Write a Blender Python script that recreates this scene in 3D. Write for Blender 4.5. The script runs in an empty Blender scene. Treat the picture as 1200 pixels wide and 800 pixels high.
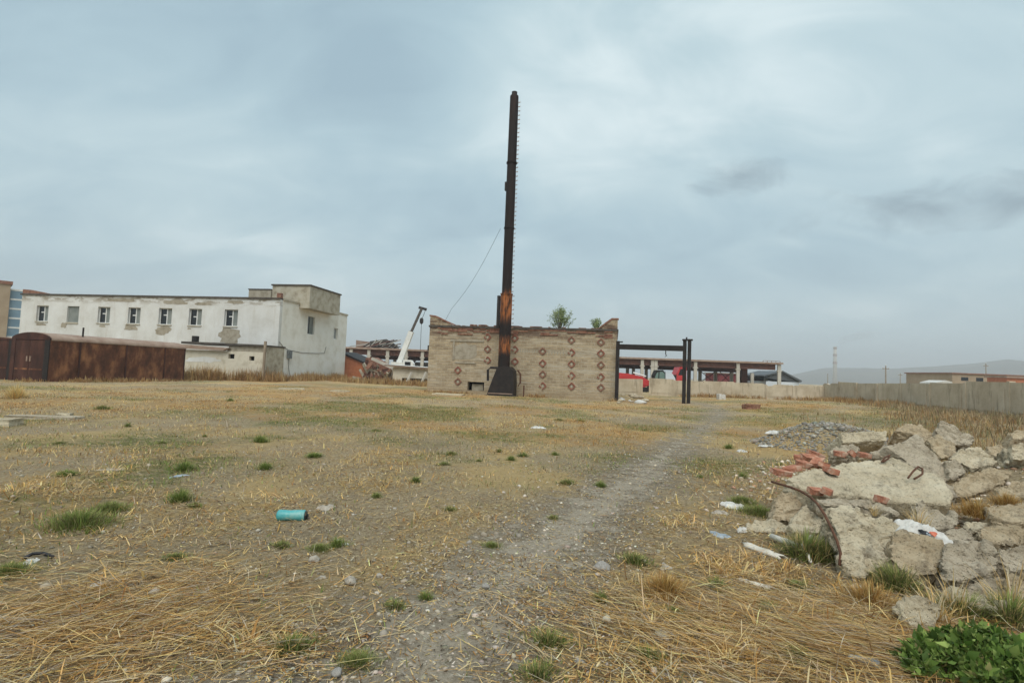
import bpy, bmesh, math, random
import numpy as np
from mathutils import Vector, Matrix

random.seed(7)
rng = np.random.default_rng(11)
scene = bpy.context.scene
COL = scene.collection
R = math.radians

# ------------------------------------------------------------------ camera
F_PX, PITCH, ROLL, EYE = 620.0, math.atan(36 / 620.0), R(2.2), 1.6
_F = Vector((0, math.cos(PITCH), math.sin(PITCH)))
_r0 = Vector((1, 0, 0)); _u0 = Vector((0, -math.sin(PITCH), math.cos(PITCH)))
_Rt = math.cos(ROLL) * _r0 + math.sin(ROLL) * _u0
_Up = -math.sin(ROLL) * _r0 + math.cos(ROLL) * _u0
CAM = Vector((0, 0, EYE))
cam_data = bpy.data.cameras.new('camera')
cam_data.sensor_width = 36.0
cam_data.lens = F_PX / 1200 * 36
cam_data.clip_start = 0.05
cam_data.clip_end = 20000
cam = bpy.data.objects.new('camera', cam_data)
COL.objects.link(cam)
M = Matrix.Identity(4)
for i in range(3):
    M[i][0] = _Rt[i]; M[i][1] = _Up[i]; M[i][2] = -_F[i]; M[i][3] = CAM[i]
cam.matrix_world = M
scene.camera = cam

# ------------------------------------------------------------------ sky, sun, exposure
SUN_EL, SUN_AZ = 56.0, 184.0           # high behind the camera, veiled by cloud
world = bpy.data.worlds.new('World')
scene.world = world
world.use_nodes = True
wn = world.node_tree
wn.nodes.clear()


def wnode(t, **kw):
    n = wn.nodes.new(t)
    for k, v in kw.items():
        setattr(n, k, v)
    return n


def wl(a, b):
    wn.links.new(a, b)


def wmath(op, a, b=None, clamp=False):
    n = wnode('ShaderNodeMath', operation=op)
    n.use_clamp = clamp
    for i, v in enumerate((a, b)):
        if v is None:
            continue
        if isinstance(v, (int, float)):
            n.inputs[i].default_value = v
        else:
            wl(v, n.inputs[i])
    return n.outputs[0]


def build_world():
    out = wnode('ShaderNodeOutputWorld')
    bg = wnode('ShaderNodeBackground')
    bg.inputs['Strength'].default_value = 0.1
    wl(bg.outputs[0], out.inputs[0])
    sky = wnode('ShaderNodeTexSky', sky_type='NISHITA')
    sky.sun_disc = False
    sky.sun_elevation = R(SUN_EL)
    sky.sun_rotation = R(SUN_AZ)
    sky.air_density = 1.0
    sky.dust_density = 2.0
    tc = wnode('ShaderNodeTexCoord')
    sep = wnode('ShaderNodeSeparateXYZ')
    wl(tc.outputs['Generated'], sep.inputs[0])
    zc = wmath('ADD', wmath('MAXIMUM', sep.outputs[2], 0.0), 0.38)
    comb = wnode('ShaderNodeCombineXYZ')
    wl(wmath('DIVIDE', sep.outputs[0], zc), comb.inputs[0])
    wl(wmath('DIVIDE', sep.outputs[1], zc), comb.inputs[1])

    def noise(scale, detail, rough, off, rot=0.0, sx=1.0, sy=1.0, dist=0.0):
        mp = wnode('ShaderNodeMapping')
        mp.inputs['Location'].default_value = (off, off * 0.7, 0)
        mp.inputs['Rotation'].default_value = (0, 0, rot)
        mp.inputs['Scale'].default_value = (sx, sy, 1)
        wl(comb.outputs[0], mp.inputs[0])
        n = wnode('ShaderNodeTexNoise')
        n.inputs['Scale'].default_value = scale
        n.inputs['Detail'].default_value = detail
        n.inputs['Roughness'].default_value = rough
        n.inputs['Distortion'].default_value = dist
        wl(mp.outputs[0], n.inputs['Vector'])
        return n.outputs[0]

    broad = noise(1.0, 3.0, 0.45, 7.55, 0.6, 1.0, 1.35, 0.5)
    mid = noise(2.8, 8.0, 0.58, 9.4, 0.5, 1.0, 1.7, 0.9)
    v = wmath('ADD', wmath('MULTIPLY', broad, 0.64), wmath('MULTIPLY', mid, 0.36))
    ramp = wnode('ShaderNodeValToRGB')
    el = ramp.color_ramp.elements
    el[0].position = 0.34; el[0].color = (0.31, 0.435, 0.505, 1)
    el[1].position = 0.68; el[1].color = (0.66, 0.77, 0.79, 1)
    e = el.new(0.46); e.color = (0.385, 0.525, 0.585, 1)
    e = el.new(0.57); e.color = (0.485, 0.62, 0.66, 1)
    wl(v, ramp.inputs[0])

    # low ragged grey clouds: two banks seen to the right of the stack
    wisp = noise(6.5, 8.0, 0.66, 1.7, 0.35, 0.9, 1.0, 0.6)

    def bank(px, py, wx, wz, k):
        d = (_Rt * ((px - 600) / F_PX) - _Up * ((py - 400) / F_PX) + _F).normalized()
        az = math.atan2(d.x, d.y); elv = math.asin(d.z)
        a = wmath('ARCTAN2', sep.outputs[0], sep.outputs[1])
        b = wmath('ARCSINE', sep.outputs[2])
        da = wmath('DIVIDE', wmath('SUBTRACT', a, az), wx)
        db = wmath('DIVIDE', wmath('SUBTRACT', b, elv), wz)
        r2 = wmath('ADD', wmath('MULTIPLY', da, da), wmath('MULTIPLY', db, db))
        m = wmath('SUBTRACT', 1.0, wmath('SQRT', r2))
        m = wmath('ADD', m, wmath('MULTIPLY', wmath('SUBTRACT', wisp, 0.54), 2.6))
        m = wmath('MULTIPLY', m, k, clamp=True)
        return m
    b1 = bank(865, 208, 0.085, 0.034, 0.8)
    b2 = bank(1115, 240, 0.26, 0.042, 0.7)
    msk = wmath('MAXIMUM', b1, b2)
    mixb = wnode('ShaderNodeMix', data_type='RGBA')
    wl(msk, mixb.inputs['Factor'])
    wl(ramp.outputs[0], mixb.inputs['A'])
    mixb.inputs['B'].default_value = (0.19, 0.26, 0.305, 1)
    # the cloud sheet thins and greys towards the horizon
    hz = wnode('ShaderNodeMapRange')
    hz.interpolation_type = 'SMOOTHSTEP'
    wl(sep.outputs[2], hz.inputs[0])
    hz.inputs[1].default_value = 0.0; hz.inputs[2].default_value = 0.22
    hz.inputs[3].default_value = 0.45; hz.inputs[4].default_value = 0.0
    mixh = wnode('ShaderNodeMix', data_type='RGBA')
    wl(hz.outputs[0], mixh.inputs['Factor'])
    wl(mixb.outputs['Result'], mixh.inputs['A'])
    mixh.inputs['B'].default_value = (0.50, 0.615, 0.66, 1)
    scl = wnode('ShaderNodeVectorMath', operation='SCALE')
    wl(mixh.outputs['Result'], scl.inputs[0])
    scl.inputs["Scale"].default_value = 6.35
    mix = wnode('ShaderNodeMix', data_type='RGBA')
    mix.inputs['Factor'].default_value = 0.92
    wl(sky.outputs[0], mix.inputs['A'])
    wl(scl.outputs[0], mix.inputs['B'])
    wl(mix.outputs['Result'], bg.inputs['Color'])


build_world()
sun_data = bpy.data.lights.new('sun', 'SUN')
sun_data.energy = 1.5
sun_data.angle = R(46)
sun_data.color = (1.0, 0.955, 0.88)
sun = bpy.data.objects.new('sun', sun_data)
COL.objects.link(sun)
_sd = Vector((math.sin(R(SUN_AZ)) * math.cos(R(SUN_EL)), math.cos(R(SUN_AZ)) * math.cos(R(SUN_EL)), math.sin(R(SUN_EL))))
sun.rotation_euler = _sd.to_track_quat('Z', 'Y').to_euler()
vs = scene.view_settings
vs.view_transform = 'Standard'
vs.look = 'None'
vs.exposure = 0.95
vs.gamma = 1.0
vs.use_curve_mapping = False
scene.cycles.use_denoising = True
scene.cycles.max_bounces = 4
scene.cycles.transparent_max_bounces = 12
scene.cycles.volume_bounces = 0


# ------------------------------------------------------------------ numeric helpers
_T2 = np.random.default_rng(1).random((512, 512)).astype(np.float32)
_T3 = np.random.default_rng(2).random((64, 64, 64)).astype(np.float32)


def vnoise2(x, y, s=0):
    fx = np.floor(x); fy = np.floor(y)
    tx = (x - fx).astype(np.float32); ty = (y - fy).astype(np.float32)
    ix = fx.astype(np.int32) + s * 57; iy = fy.astype(np.int32) + s * 131
    tx = tx * tx * (3 - 2 * tx); ty = ty * ty * (3 - 2 * ty)
    x0, x1, y0, y1 = ix & 511, (ix + 1) & 511, iy & 511, (iy + 1) & 511
    a = _T2[x0, y0]; b = _T2[x1, y0]; c = _T2[x0, y1]; d = _T2[x1, y1]
    ab = a + (b - a) * tx
    cd = c + (d - c) * tx
    return ab + (cd - ab) * ty


def vnoise3(p, s=0):
    p = np.asarray(p, dtype=np.float64)
    f = np.floor(p); i = f.astype(np.int32) + np.array([s * 17, s * 29, s * 7], np.int32); t = p - f
    t = t * t * (3 - 2 * t)
    out = 0
    for dx in (0, 1):
        wx = t[..., 0] if dx else 1 - t[..., 0]
        for dy in (0, 1):
            wy = t[..., 1] if dy else 1 - t[..., 1]
            for dz in (0, 1):
                wz = t[..., 2] if dz else 1 - t[..., 2]
                out = out + wx * wy * wz * _T3[(i[..., 0] + dx) & 63, (i[..., 1] + dy) & 63, (i[..., 2] + dz) & 63]
    return out


def fbm2(x, y, scale, oct=4, s=0, gain=0.5):
    x = np.asarray(x, float); y = np.asarray(y, float)
    tot = 0; amp = 1.0; norm = 0
    for o in range(oct):
        k = scale * 2 ** o
        tot = tot + amp * vnoise2(x * k, y * k, s + o)
        norm += amp; amp *= gain
    return tot / norm


def fbm3(p, scale, oct=3, s=0):
    tot = 0; amp = 1.0; norm = 0
    for o in range(oct):
        tot = tot + amp * vnoise3(p * scale * 2 ** o, s + o)
        norm += amp; amp *= 0.5
    return tot / norm


def sstep(a, b, x):
    t = np.clip((x - a) / (b - a), 0, 1)
    return t * t * (3 - 2 * t)


def terrain(x, y):
    x = np.asarray(x, float); y = np.asarray(y, float)
    h = 0.06 * (fbm2(x, y, 0.25, 3, 5) - 0.5) * sstep(600, 60, np.hypot(x, y))
    d = np.sqrt(((x - 8.8) / 5.6) ** 2 + ((y - 7.6) / 5.0) ** 2)
    h = h + 0.55 * sstep(1.0, 0.25, d)
    h = h + 0.42 * sstep(8.0, 20.0, x) * sstep(52, 34, y) * sstep(-8, 4, y) * sstep(60, 30, x)
    d2 = np.sqrt(((x - 8.0) / 2.3) ** 2 + ((y - 13.2) / 2.0) ** 2)
    h = h + 0.62 * sstep(1.0, 0.1, d2)
    d3 = np.sqrt(((x + 16.5) / 6.5) ** 2 + ((y - 18.5) / 1.3) ** 2)
    h = h + 0.12 * sstep(1.0, 0.2, d3)
    return h


def TH(x, y):
    return float(terrain(x, y))


def ray(px, py):
    return _Rt * ((px - 600) / F_PX) - _Up * ((py - 400) / F_PX) + _F


def at(px, py, Y):
    d = ray(px, py)
    return CAM + d * (Y / d.y)


_GY = np.exp(np.linspace(math.log(1.5), math.log(400), 1400))
_GC = {}


def gp(px, py):
    """where the sight line through a picture point meets the ground"""
    if (px, py) not in _GC:
        d = ray(px, py)
        k = _GY / d.y
        X, Z = d.x * k, EYE + d.z * k
        below = np.nonzero(Z <= terrain(X, _GY))[0]
        i = below[0] if len(below) else len(_GY) - 1
        _GC[(px, py)] = (float(X[i]), float(_GY[i]))
    x, y = _GC[(px, py)]
    return Vector((x, y, TH(x, y)))


# ------------------------------------------------------------------ materials
def srgb(r, g, b):
    def c(v):
        v /= 255.0
        return v / 12.92 if v <= 0.04045 else ((v + 0.055) / 1.055) ** 2.4
    return (c(r), c(g), c(b), 1)


MATS = {}


class MatG:
    def __init__(self, name, rough=0.9, spec=0.25):
        self.m = bpy.data.materials.new(name)
        self.m.use_nodes = True
        self.nt = self.m.node_tree
        self.b = self.nt.nodes['Principled BSDF']
        self.b.inputs['Roughness'].default_value = rough
        self.b.inputs['Specular IOR Level'].default_value = spec
        self.tc = None
        MATS[name] = self.m

    def n(self, t, **kw):
        x = self.nt.nodes.new(t)
        for k, v in kw.items():
            setattr(x, k, v)
        return x

    def l(self, a, b):
        self.nt.links.new(a, b)

    def coord(self, scale=(1, 1, 1), kind='Object', rot=(0, 0, 0), loc=(0, 0, 0)):
        if self.tc is None:
            self.tc = self.n('ShaderNodeTexCoord')
        mp = self.n('ShaderNodeMapping')
        mp.inputs['Scale'].default_value = scale
        mp.inputs['Rotation'].default_value = rot
        mp.inputs['Location'].default_value = loc
        self.l(self.tc.outputs[kind], mp.inputs[0])
        return mp.outputs[0]

    def noise(self, scale, detail=5, rough=0.6, vec=None, dist=0.0):
        x = self.n('ShaderNodeTexNoise')
        x.inputs['Scale'].default_value = scale
        x.inputs['Detail'].default_value = detail
        x.inputs['Roughness'].default_value = rough
        x.inputs['Distortion'].default_value = dist
        self.l(vec if vec is not None else self.coord(), x.inputs['Vector'])
        return x.outputs[0]

    def ramp(self, fac, stops, interp='LINEAR'):
        x = self.n('ShaderNodeValToRGB')
        x.color_ramp.interpolation = interp
        e = x.color_ramp.elements
        while len(e) < len(stops):
            e.new(0.5)
        for i, (p, c) in enumerate(stops):
            e[i].position = p
            e[i].color = c if len(c) == 4 else (*c, 1)
        self.l(fac, x.inputs[0])
        return x.outputs[0]

    def mask(self, fac, a, b):
        x = self.n('ShaderNodeMapRange')
        x.interpolation_type = 'SMOOTHSTEP'
        x.inputs[1].default_value = a; x.inputs[2].default_value = b
        self.l(fac, x.inputs[0])
        return x.outputs[0]

    def mix(self, fac, a, b, mode='MIX'):
        x = self.n('ShaderNodeMix', data_type='RGBA', blend_type=mode)
        for key, v in (('Factor', fac), ('A', a), ('B', b)):
            if isinstance(v, (int, float)):
                x.inputs[key].default_value = v
            elif isinstance(v, tuple):
                x.inputs[key].default_value = v if len(v) == 4 else (*v, 1)
            else:
                self.l(v, x.inputs[key])
        return x.outputs['Result']

    def math(self, op, a, b=0.0, clamp=False):
        x = self.n('ShaderNodeMath', operation=op)
        x.use_clamp = clamp
        for i, v in enumerate((a, b)):
            if isinstance(v, (int, float)):
                x.inputs[i].default_value = v
            else:
                self.l(v, x.inputs[i])
        return x.outputs[0]

    def color(self, c):
        if isinstance(c, tuple):
            self.b.inputs['Base Color'].default_value = c if len(c) == 4 else (*c, 1)
        else:
            self.l(c, self.b.inputs['Base Color'])

    def bump(self, h, strength=0.4, dist=0.02):
        x = self.n('ShaderNodeBump')
        x.inputs['Strength'].default_value = strength
        x.inputs['Distance'].default_value = dist
        self.l(h, x.inputs['Height'])
        self.l(x.outputs[0], self.b.inputs['Normal'])


def simple(name, c1, c2, scale=3.0, rough=0.85, bump=0.3, bscale=30.0, bdist=0.01, spec=0.25, metal=0.0, c3=None, stretch=(1, 1, 1)):
    g = MatG(name, rough, spec)
    v = g.coord(stretch)
    st = [(0.32, c1), (0.68, c2)] if c3 is None else [(0.3, c1), (0.5, c2), (0.72, c3)]
    g.color(g.ramp(g.noise(scale, 6, 0.62, v), st))
    g.bump(g.noise(bscale, 4, 0.6), bump, bdist)
    g.b.inputs['Metallic'].default_value = metal
    return g.m


def make_materials():
    # broken concrete: pale laitance, dusty stains, aggregate
    for nm, a, b, c in (('concrete_pale', (0.45, 0.37, 0.245), (0.65, 0.555, 0.395), (0.74, 0.655, 0.49)),
                        ('concrete_grey', (0.34, 0.28, 0.195), (0.53, 0.45, 0.335), (0.63, 0.55, 0.425)),
                        ('concrete_tan', (0.36, 0.275, 0.17), (0.54, 0.43, 0.285), (0.64, 0.53, 0.37))):
        g = MatG(nm, 0.95, 0.15)
        v = g.coord()
        big = g.noise(2.2, 7, 0.65, v)
        col = g.ramp(big, [(0.28, a), (0.5, b), (0.72, c)])
        vo = g.n('ShaderNodeTexVoronoi')
        vo.inputs['Scale'].default_value = 38
        g.l(v, vo.inputs['Vector'])
        agg = g.mask(vo.outputs['Distance'], 0.12, 0.3)
        col = g.mix(g.math('MULTIPLY', g.math('SUBTRACT', 1.0, agg), 0.35), col, tuple(x * 0.62 for x in a))
        st = g.mask(g.noise(4.0, 7, 0.75, g.coord(loc=(3, 1, 2))), 0.5, 0.68)
        col = g.mix(g.math('MULTIPLY', st, 0.7), col, (0.17, 0.135, 0.095))
        g.color(col)
        h = g.math('ADD', g.noise(9, 8, 0.72, v), g.math('MULTIPLY', agg, 0.18))
        g.bump(h, 1.0, 0.09)
    # cast fence panels
    g = MatG('fence_concrete', 0.95, 0.15)
    v = g.coord()
    col = g.ramp(g.noise(0.9, 6, 0.65, v), [(0.3, (0.40, 0.325, 0.23)), (0.55, (0.53, 0.45, 0.335)), (0.75, (0.62, 0.54, 0.42))])
    strk = g.noise(1.6, 5, 0.7, g.coord((2.5, 2.5, 0.35)))
    col = g.mix(g.math('MULTIPLY', g.mask(strk, 0.52, 0.7), 0.55), col, (0.20, 0.165, 0.12))
    g.color(col)
    g.bump(g.noise(14, 6, 0.7, v), 0.6, 0.03)
    # white-washed plaster with weathering
    g = MatG('white_plaster', 0.95, 0.15)
    v = g.coord()
    col = g.ramp(g.noise(0.5, 6, 0.65, v), [(0.3, (0.51, 0.495, 0.455)), (0.5, (0.61, 0.605, 0.58)), (0.7, (0.68, 0.685, 0.67))])
    strk = g.noise(1.0, 6, 0.75, g.coord((1.6, 1.6, 0.22), loc=(4, 2, 0)))
    col = g.mix(g.math('MULTIPLY', g.mask(strk, 0.5, 0.72), 0.45), col, (0.43, 0.385, 0.30))
    sx = g.n('ShaderNodeSeparateXYZ')
    g.l(g.tc.outputs['Object'], sx.inputs[0])
    top = g.mask(sx.outputs[2], 6.75, 7.35)
    pe = g.mask(g.noise(1.3, 7, 0.72, g.coord((0.5, 0.5, 1.7), loc=(1, 0, 0))), 0.47, 0.56)
    col = g.mix(g.math('MULTIPLY', g.math('MULTIPLY', top, pe), 0.85), col, (0.26, 0.215, 0.155))
    low = g.mask(sx.outputs[2], 1.5, 0.1)
    pe2 = g.mask(g.noise(1.0, 6, 0.7, g.coord(loc=(7, 3, 0))), 0.42, 0.6)
    col = g.mix(g.math('MULTIPLY', g.math('MULTIPLY', low, pe2), 0.6), col, (0.40, 0.31, 0.19))
    g.color(col)
    g.bump(g.noise(5, 6, 0.7, v), 0.5, 0.03)
    simple('end_plaster_lit', (0.62, 0.58, 0.49), (0.75, 0.725, 0.655), 0.7, c3=(0.80, 0.785, 0.735), bscale=6, bdist=0.03)  # cream plaster, its colour brightened to stand in for light on the end wall
    simple('cream_plaster', (0.40, 0.345, 0.25), (0.60, 0.55, 0.45), 1.0, c3=(0.48, 0.43, 0.33))
    simple('exposed_plaster', (0.21, 0.18, 0.13), (0.33, 0.29, 0.225), 2.5, c3=(0.40, 0.36, 0.29), bdist=0.02)
    simple('dirty_block', (0.24, 0.205, 0.15), (0.40, 0.36, 0.28), 1.6, c3=(0.47, 0.44, 0.37))
    # worn brick facade
    g = MatG('worn_brick', 0.95, 0.15)
    sx = g.n('ShaderNodeSeparateXYZ')
    g.tc = g.n('ShaderNodeTexCoord')
    g.l(g.tc.outputs['Object'], sx.inputs[0])
    cb = g.n('ShaderNodeCombineXYZ')
    g.l(g.math('ADD', sx.outputs[0], sx.outputs[1]), cb.inputs[0])
    g.l(sx.outputs[2], cb.inputs[1])
    br = g.n('ShaderNodeTexBrick')
    br.inputs['Scale'].default_value = 1.0
    br.inputs['Brick Width'].default_value = 0.42
    br.inputs['Row Height'].default_value = 0.19
    br.inputs['Mortar Size'].default_value = 0.02
    br.inputs['Mortar Smooth'].default_value = 0.3
    br.inputs['Bias'].default_value = -0.1
    br.inputs['Color1'].default_value = (0.45, 0.355, 0.235, 1)
    br.inputs['Color2'].default_value = (0.25, 0.19, 0.125, 1)
    br.inputs['Mortar'].default_value = (0.52, 0.45, 0.34, 1)
    g.l(cb.outputs[0], br.inputs['Vector'])
    v = g.coord()
    col = g.mix(0.36, br.outputs['Color'], g.ramp(g.noise(1.1, 8, 0.75, v), [(0.34, (0.20, 0.15, 0.095)), (0.52, (0.43, 0.345, 0.235)), (0.68, (0.60, 0.53, 0.405))]))
    hb = g.mask(g.noise(1.1, 6, 0.72, g.coord((0.22, 0.22, 2.2), loc=(2, 2, 0))), 0.52, 0.62)
    col = g.mix(g.math('MULTIPLY', hb, 0.6), col, (0.50, 0.45, 0.36))
    hb2 = g.mask(g.noise(1.3, 6, 0.72, g.coord((0.18, 0.18, 2.8), loc=(6, 1, 3))), 0.55, 0.64)
    col = g.mix(g.math('MULTIPLY', hb2, 0.6), col, (0.17, 0.125, 0.08))
    top = g.mask(sx.outputs[2], 3.75, 4.35)
    pe = g.mask(g.noise(1.2, 7, 0.75, g.coord((0.4, 0.4, 2.4), loc=(5, 0, 1))), 0.43, 0.55)
    col = g.mix(g.math('MULTIPLY', g.math('MULTIPLY', top, pe), 0.85), col, (0.115, 0.07, 0.05))
    low = g.mask(sx.outputs[2], 0.9, 0.0)
    col = g.mix(g.math('MULTIPLY', low, 0.4), col, (0.36, 0.27, 0.165))
    g.color(col)
    g.bump(g.math('ADD', g.math('MULTIPLY', br.outputs['Fac'], -0.5), g.noise(6, 7, 0.7, v)), 1.0, 0.06)
    simple('red_brick', (0.21, 0.08, 0.05), (0.39, 0.165, 0.10), 9, c3=(0.55, 0.42, 0.32), bdist=0.012)
    simple('diamond_brick', (0.13, 0.05, 0.037), (0.25, 0.095, 0.065), 3, c3=(0.34, 0.2, 0.14))
    simple('dark_brick', (0.115, 0.055, 0.04), (0.23, 0.11, 0.075), 5, c3=(0.32, 0.2, 0.13))
    simple('orange_wall', (0.38, 0.13, 0.065), (0.50, 0.20, 0.10), 2.5)
    # rust family
    simple('rust_red', (0.045, 0.022, 0.015), (0.13, 0.052, 0.028), 1.6, c3=(0.34, 0.155, 0.07), rough=0.8, stretch=(1, 1, 0.6))
    simple('rust_dark', (0.026, 0.014, 0.012), (0.062, 0.027, 0.02), 1.4, c3=(0.12, 0.05, 0.034), rough=0.8, stretch=(1, 1, 0.4))
    simple('rust_roof', (0.24, 0.155, 0.115), (0.36, 0.27, 0.21), 1.2, rough=0.8)
    simple('rust_rod', (0.06, 0.03, 0.02), (0.15, 0.07, 0.04), 25, rough=0.8)
    simple('black_steel', (0.009, 0.007, 0.007), (0.026, 0.018, 0.015), 3, rough=0.6, spec=0.35)
    simple('girder_rust', (0.075, 0.035, 0.028), (0.16, 0.075, 0.055), 1.2, rough=0.85)
    g = MatG('stack_rust', 0.75, 0.3)
    v = g.coord((2.2, 2.2, 0.22))
    base = g.ramp(g.noise(1.1, 6, 0.65, v), [(0.33, (0.008, 0.006, 0.006)), (0.58, (0.017, 0.0095, 0.008)), (0.8, (0.05, 0.02, 0.012))])
    sx = g.n('ShaderNodeSeparateXYZ')
    g.l(g.tc.outputs['Object'], sx.inputs[0])
    zz = g.math('ADD', sx.outputs[2], g.math('MULTIPLY', g.noise(1.6, 4, 0.6, g.coord((2, 2, 0.6))), 1.1))
    b1 = g.math('MULTIPLY', g.mask(zz, 5.2, 6.3), g.mask(zz, 7.9, 7.2))
    b2 = g.math('MULTIPLY', g.mask(zz, 3.2, 3.7), g.mask(zz, 4.7, 4.1))
    bb = g.math('MULTIPLY', g.math('MAXIMUM', b1, b2), g.mask(g.noise(3.0, 5, 0.6, g.coord((2.5, 2.5, 0.5), loc=(4, 4, 1))), 0.32, 0.62))
    g.color(g.mix(bb, base, (0.34, 0.115, 0.035)))
    g.bump(g.noise(14, 4, 0.6, g.coord()), 0.4, 0.01)
    # sundry
    simple('window_frame', (0.55, 0.55, 0.53), (0.72, 0.72, 0.70), 3)
    simple('grey_board', (0.165, 0.185, 0.175), (0.24, 0.255, 0.24), 1.5)
    simple('blue_panel', (0.12, 0.20, 0.27), (0.22, 0.32, 0.40), 0.4, rough=0.3, spec=0.5)
    simple('tan_facade', (0.30, 0.225, 0.15), (0.39, 0.305, 0.215), 0.4)
    g = MatG('dark_glass', 0.12, 0.5); g.color((0.012, 0.015, 0.017))
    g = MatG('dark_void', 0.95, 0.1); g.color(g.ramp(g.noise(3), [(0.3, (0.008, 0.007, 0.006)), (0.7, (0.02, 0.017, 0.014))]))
    simple('roof_felt', (0.05, 0.042, 0.037), (0.11, 0.095, 0.08), 2)
    simple('far_concrete', (0.40, 0.375, 0.325), (0.52, 0.49, 0.43), 0.6)
    simple('white_paint', (0.62, 0.62, 0.59), (0.76, 0.76, 0.73), 1.2, rough=0.5, spec=0.4)
    simple('red_paint', (0.40, 0.025, 0.03), (0.52, 0.045, 0.045), 1.0, rough=0.45, spec=0.4)
    simple('dark_red_wall', (0.17, 0.035, 0.038), (0.23, 0.055, 0.055), 0.5)
    simple('green_glass', (0.09, 0.15, 0.13), (0.16, 0.235, 0.21), 1.0, rough=0.2, spec=0.5)
    simple('dark_rubber', (0.014, 0.013, 0.012), (0.03, 0.028, 0.026), 6)
    simple('shed_grey', (0.075, 0.085, 0.095), (0.11, 0.12, 0.13), 0.4, rough=0.6)
    simple('pale_sheet', (0.50, 0.55, 0.60), (0.62, 0.66, 0.70), 0.4, rough=0.6)
    simple('timber', (0.17, 0.125, 0.085), (0.36, 0.295, 0.22), 2.0, stretch=(1, 1, 0.3))
    simple('timber_pale', (0.36, 0.32, 0.25), (0.60, 0.565, 0.49), 7, c3=(0.52, 0.48, 0.41), bscale=60, bdist=0.004)
    simple('plastic_white', (0.42, 0.40, 0.36), (0.66, 0.655, 0.62), 9, rough=0.6)
    simple('plastic_teal', (0.045, 0.28, 0.30), (0.09, 0.36, 0.36), 10, rough=0.4, spec=0.4, bdist=0.003, c3=(0.26, 0.42, 0.38))
    simple('plastic_red', (0.50, 0.12, 0.07), (0.6, 0.2, 0.12), 8, rough=0.5)
    simple('plastic_black', (0.012, 0.012, 0.014), (0.03, 0.03, 0.032), 8, rough=0.5)
    simple('plastic_bluegrey', (0.22, 0.27, 0.32), (0.36, 0.41, 0.45), 10, rough=0.3, spec=0.5)
    simple('stone_grey', (0.20, 0.185, 0.165), (0.36, 0.34, 0.31), 5, bdist=0.012)
    simple('stone_pale', (0.28, 0.245, 0.195), (0.46, 0.415, 0.35), 6, bdist=0.015)
    simple('bark', (0.08, 0.055, 0.035), (0.15, 0.11, 0.07), 8)
    simple('hill_grass', (0.10, 0.095, 0.07), (0.17, 0.15, 0.105), 0.006)
    simple('meter_grey', (0.10, 0.11, 0.11), (0.2, 0.21, 0.21), 5)
    # leaf and blade materials: colour from a per-blade attribute
    for nm, rough in (('blade', 0.75), ('leaf', 0.6)):
        g = MatG(nm, rough, 0.2)
        a = g.n('ShaderNodeAttribute')
        a.attribute_name = 'tint'
        g.color(a.outputs['Color'])
        tr = g.n('ShaderNodeBsdfTranslucent')
        g.l(a.outputs['Color'], tr.inputs['Color'])
        ms = g.n('ShaderNodeMixShader')
        ms.inputs[0].default_value = 0.3
        g.l(g.b.outputs[0], ms.inputs[1]); g.l(tr.outputs[0], ms.inputs[2])
        g.l(ms.outputs[0], g.nt.nodes['Material Output'].inputs['Surface'])
    # gravel: colour per stone
    g = MatG('gravel_stone', 0.9, 0.2)
    a = g.n('ShaderNodeAttribute'); a.attribute_name = 'tint'
    g.color(a.outputs['Color'])
    # soil with straw litter and thin green growth (attributes say where they lie)
    g = MatG('field_soil', 0.97, 0.1)
    v = g.coord()
    soil = g.ramp(g.noise(1.3, 8, 0.68, v), [(0.3, (0.31, 0.232, 0.14)), (0.5, (0.445, 0.348, 0.222)), (0.72, (0.56, 0.455, 0.31))])
    fine = g.noise(26, 6, 0.75, v)
    soil = g.mix(0.62, soil, g.ramp(fine, [(0.34, (0.095, 0.066, 0.038)), (0.5, (0.385, 0.298, 0.188)), (0.66, (0.69, 0.575, 0.405))]))
    drift = g.noise(0.35, 5, 0.6, g.coord((1, 0.6, 1), loc=(4, 4, 0)))
    soil = g.mix(g.math('MULTIPLY', g.mask(drift, 0.5, 0.62), 0.8), soil, (0.58, 0.42, 0.20))
    soil = g.mix(g.math('MULTIPLY', g.mask(drift, 0.47, 0.36), 0.6), soil, (0.26, 0.215, 0.145))
    a1 = g.n('ShaderNodeAttribute'); a1.attribute_name = 'straw'
    a2 = g.n('ShaderNodeAttribute'); a2.attribute_name = 'green'
    a3 = g.n('ShaderNodeAttribute'); a3.attribute_name = 'rusty'
    litter = g.ramp(g.noise(17, 6, 0.75, g.coord((1, 0.45, 1), rot=(0, 0, 0.5))), [(0.3, (0.23, 0.14, 0.055)), (0.5, (0.50, 0.345, 0.15)), (0.7, (0.70, 0.52, 0.25))])
    brk = g.noise(5, 7, 0.75, g.coord(loc=(2, 5, 0)))
    f1 = g.math('MULTIPLY', a1.outputs['Fac'], g.mask(brk, 0.38, 0.62), clamp=True)
    col = g.mix(f1, soil, litter)
    ru = g.math('MULTIPLY', a3.outputs['Fac'], g.mask(g.noise(4, 6, 0.7, g.coord(loc=(8, 1, 0))), 0.35, 0.65))
    col = g.mix(ru, col, (0.48, 0.26, 0.085))
    gn = g.math('MULTIPLY', a2.outputs['Fac'], g.mask(g.noise(4, 7, 0.75, g.coord(loc=(1, 9, 0))), 0.38, 0.56))
    col = g.mix(g.math('MULTIPLY', gn, 0.9), col, g.ramp(fine, [(0.3, (0.105, 0.115, 0.04)), (0.7, (0.30, 0.275, 0.11))]))
    g.color(col)
    g.bump(g.math('ADD', g.math('MULTIPLY', fine, 0.8), g.noise(90, 4, 0.7, v)), 1.0, 0.045)
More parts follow.
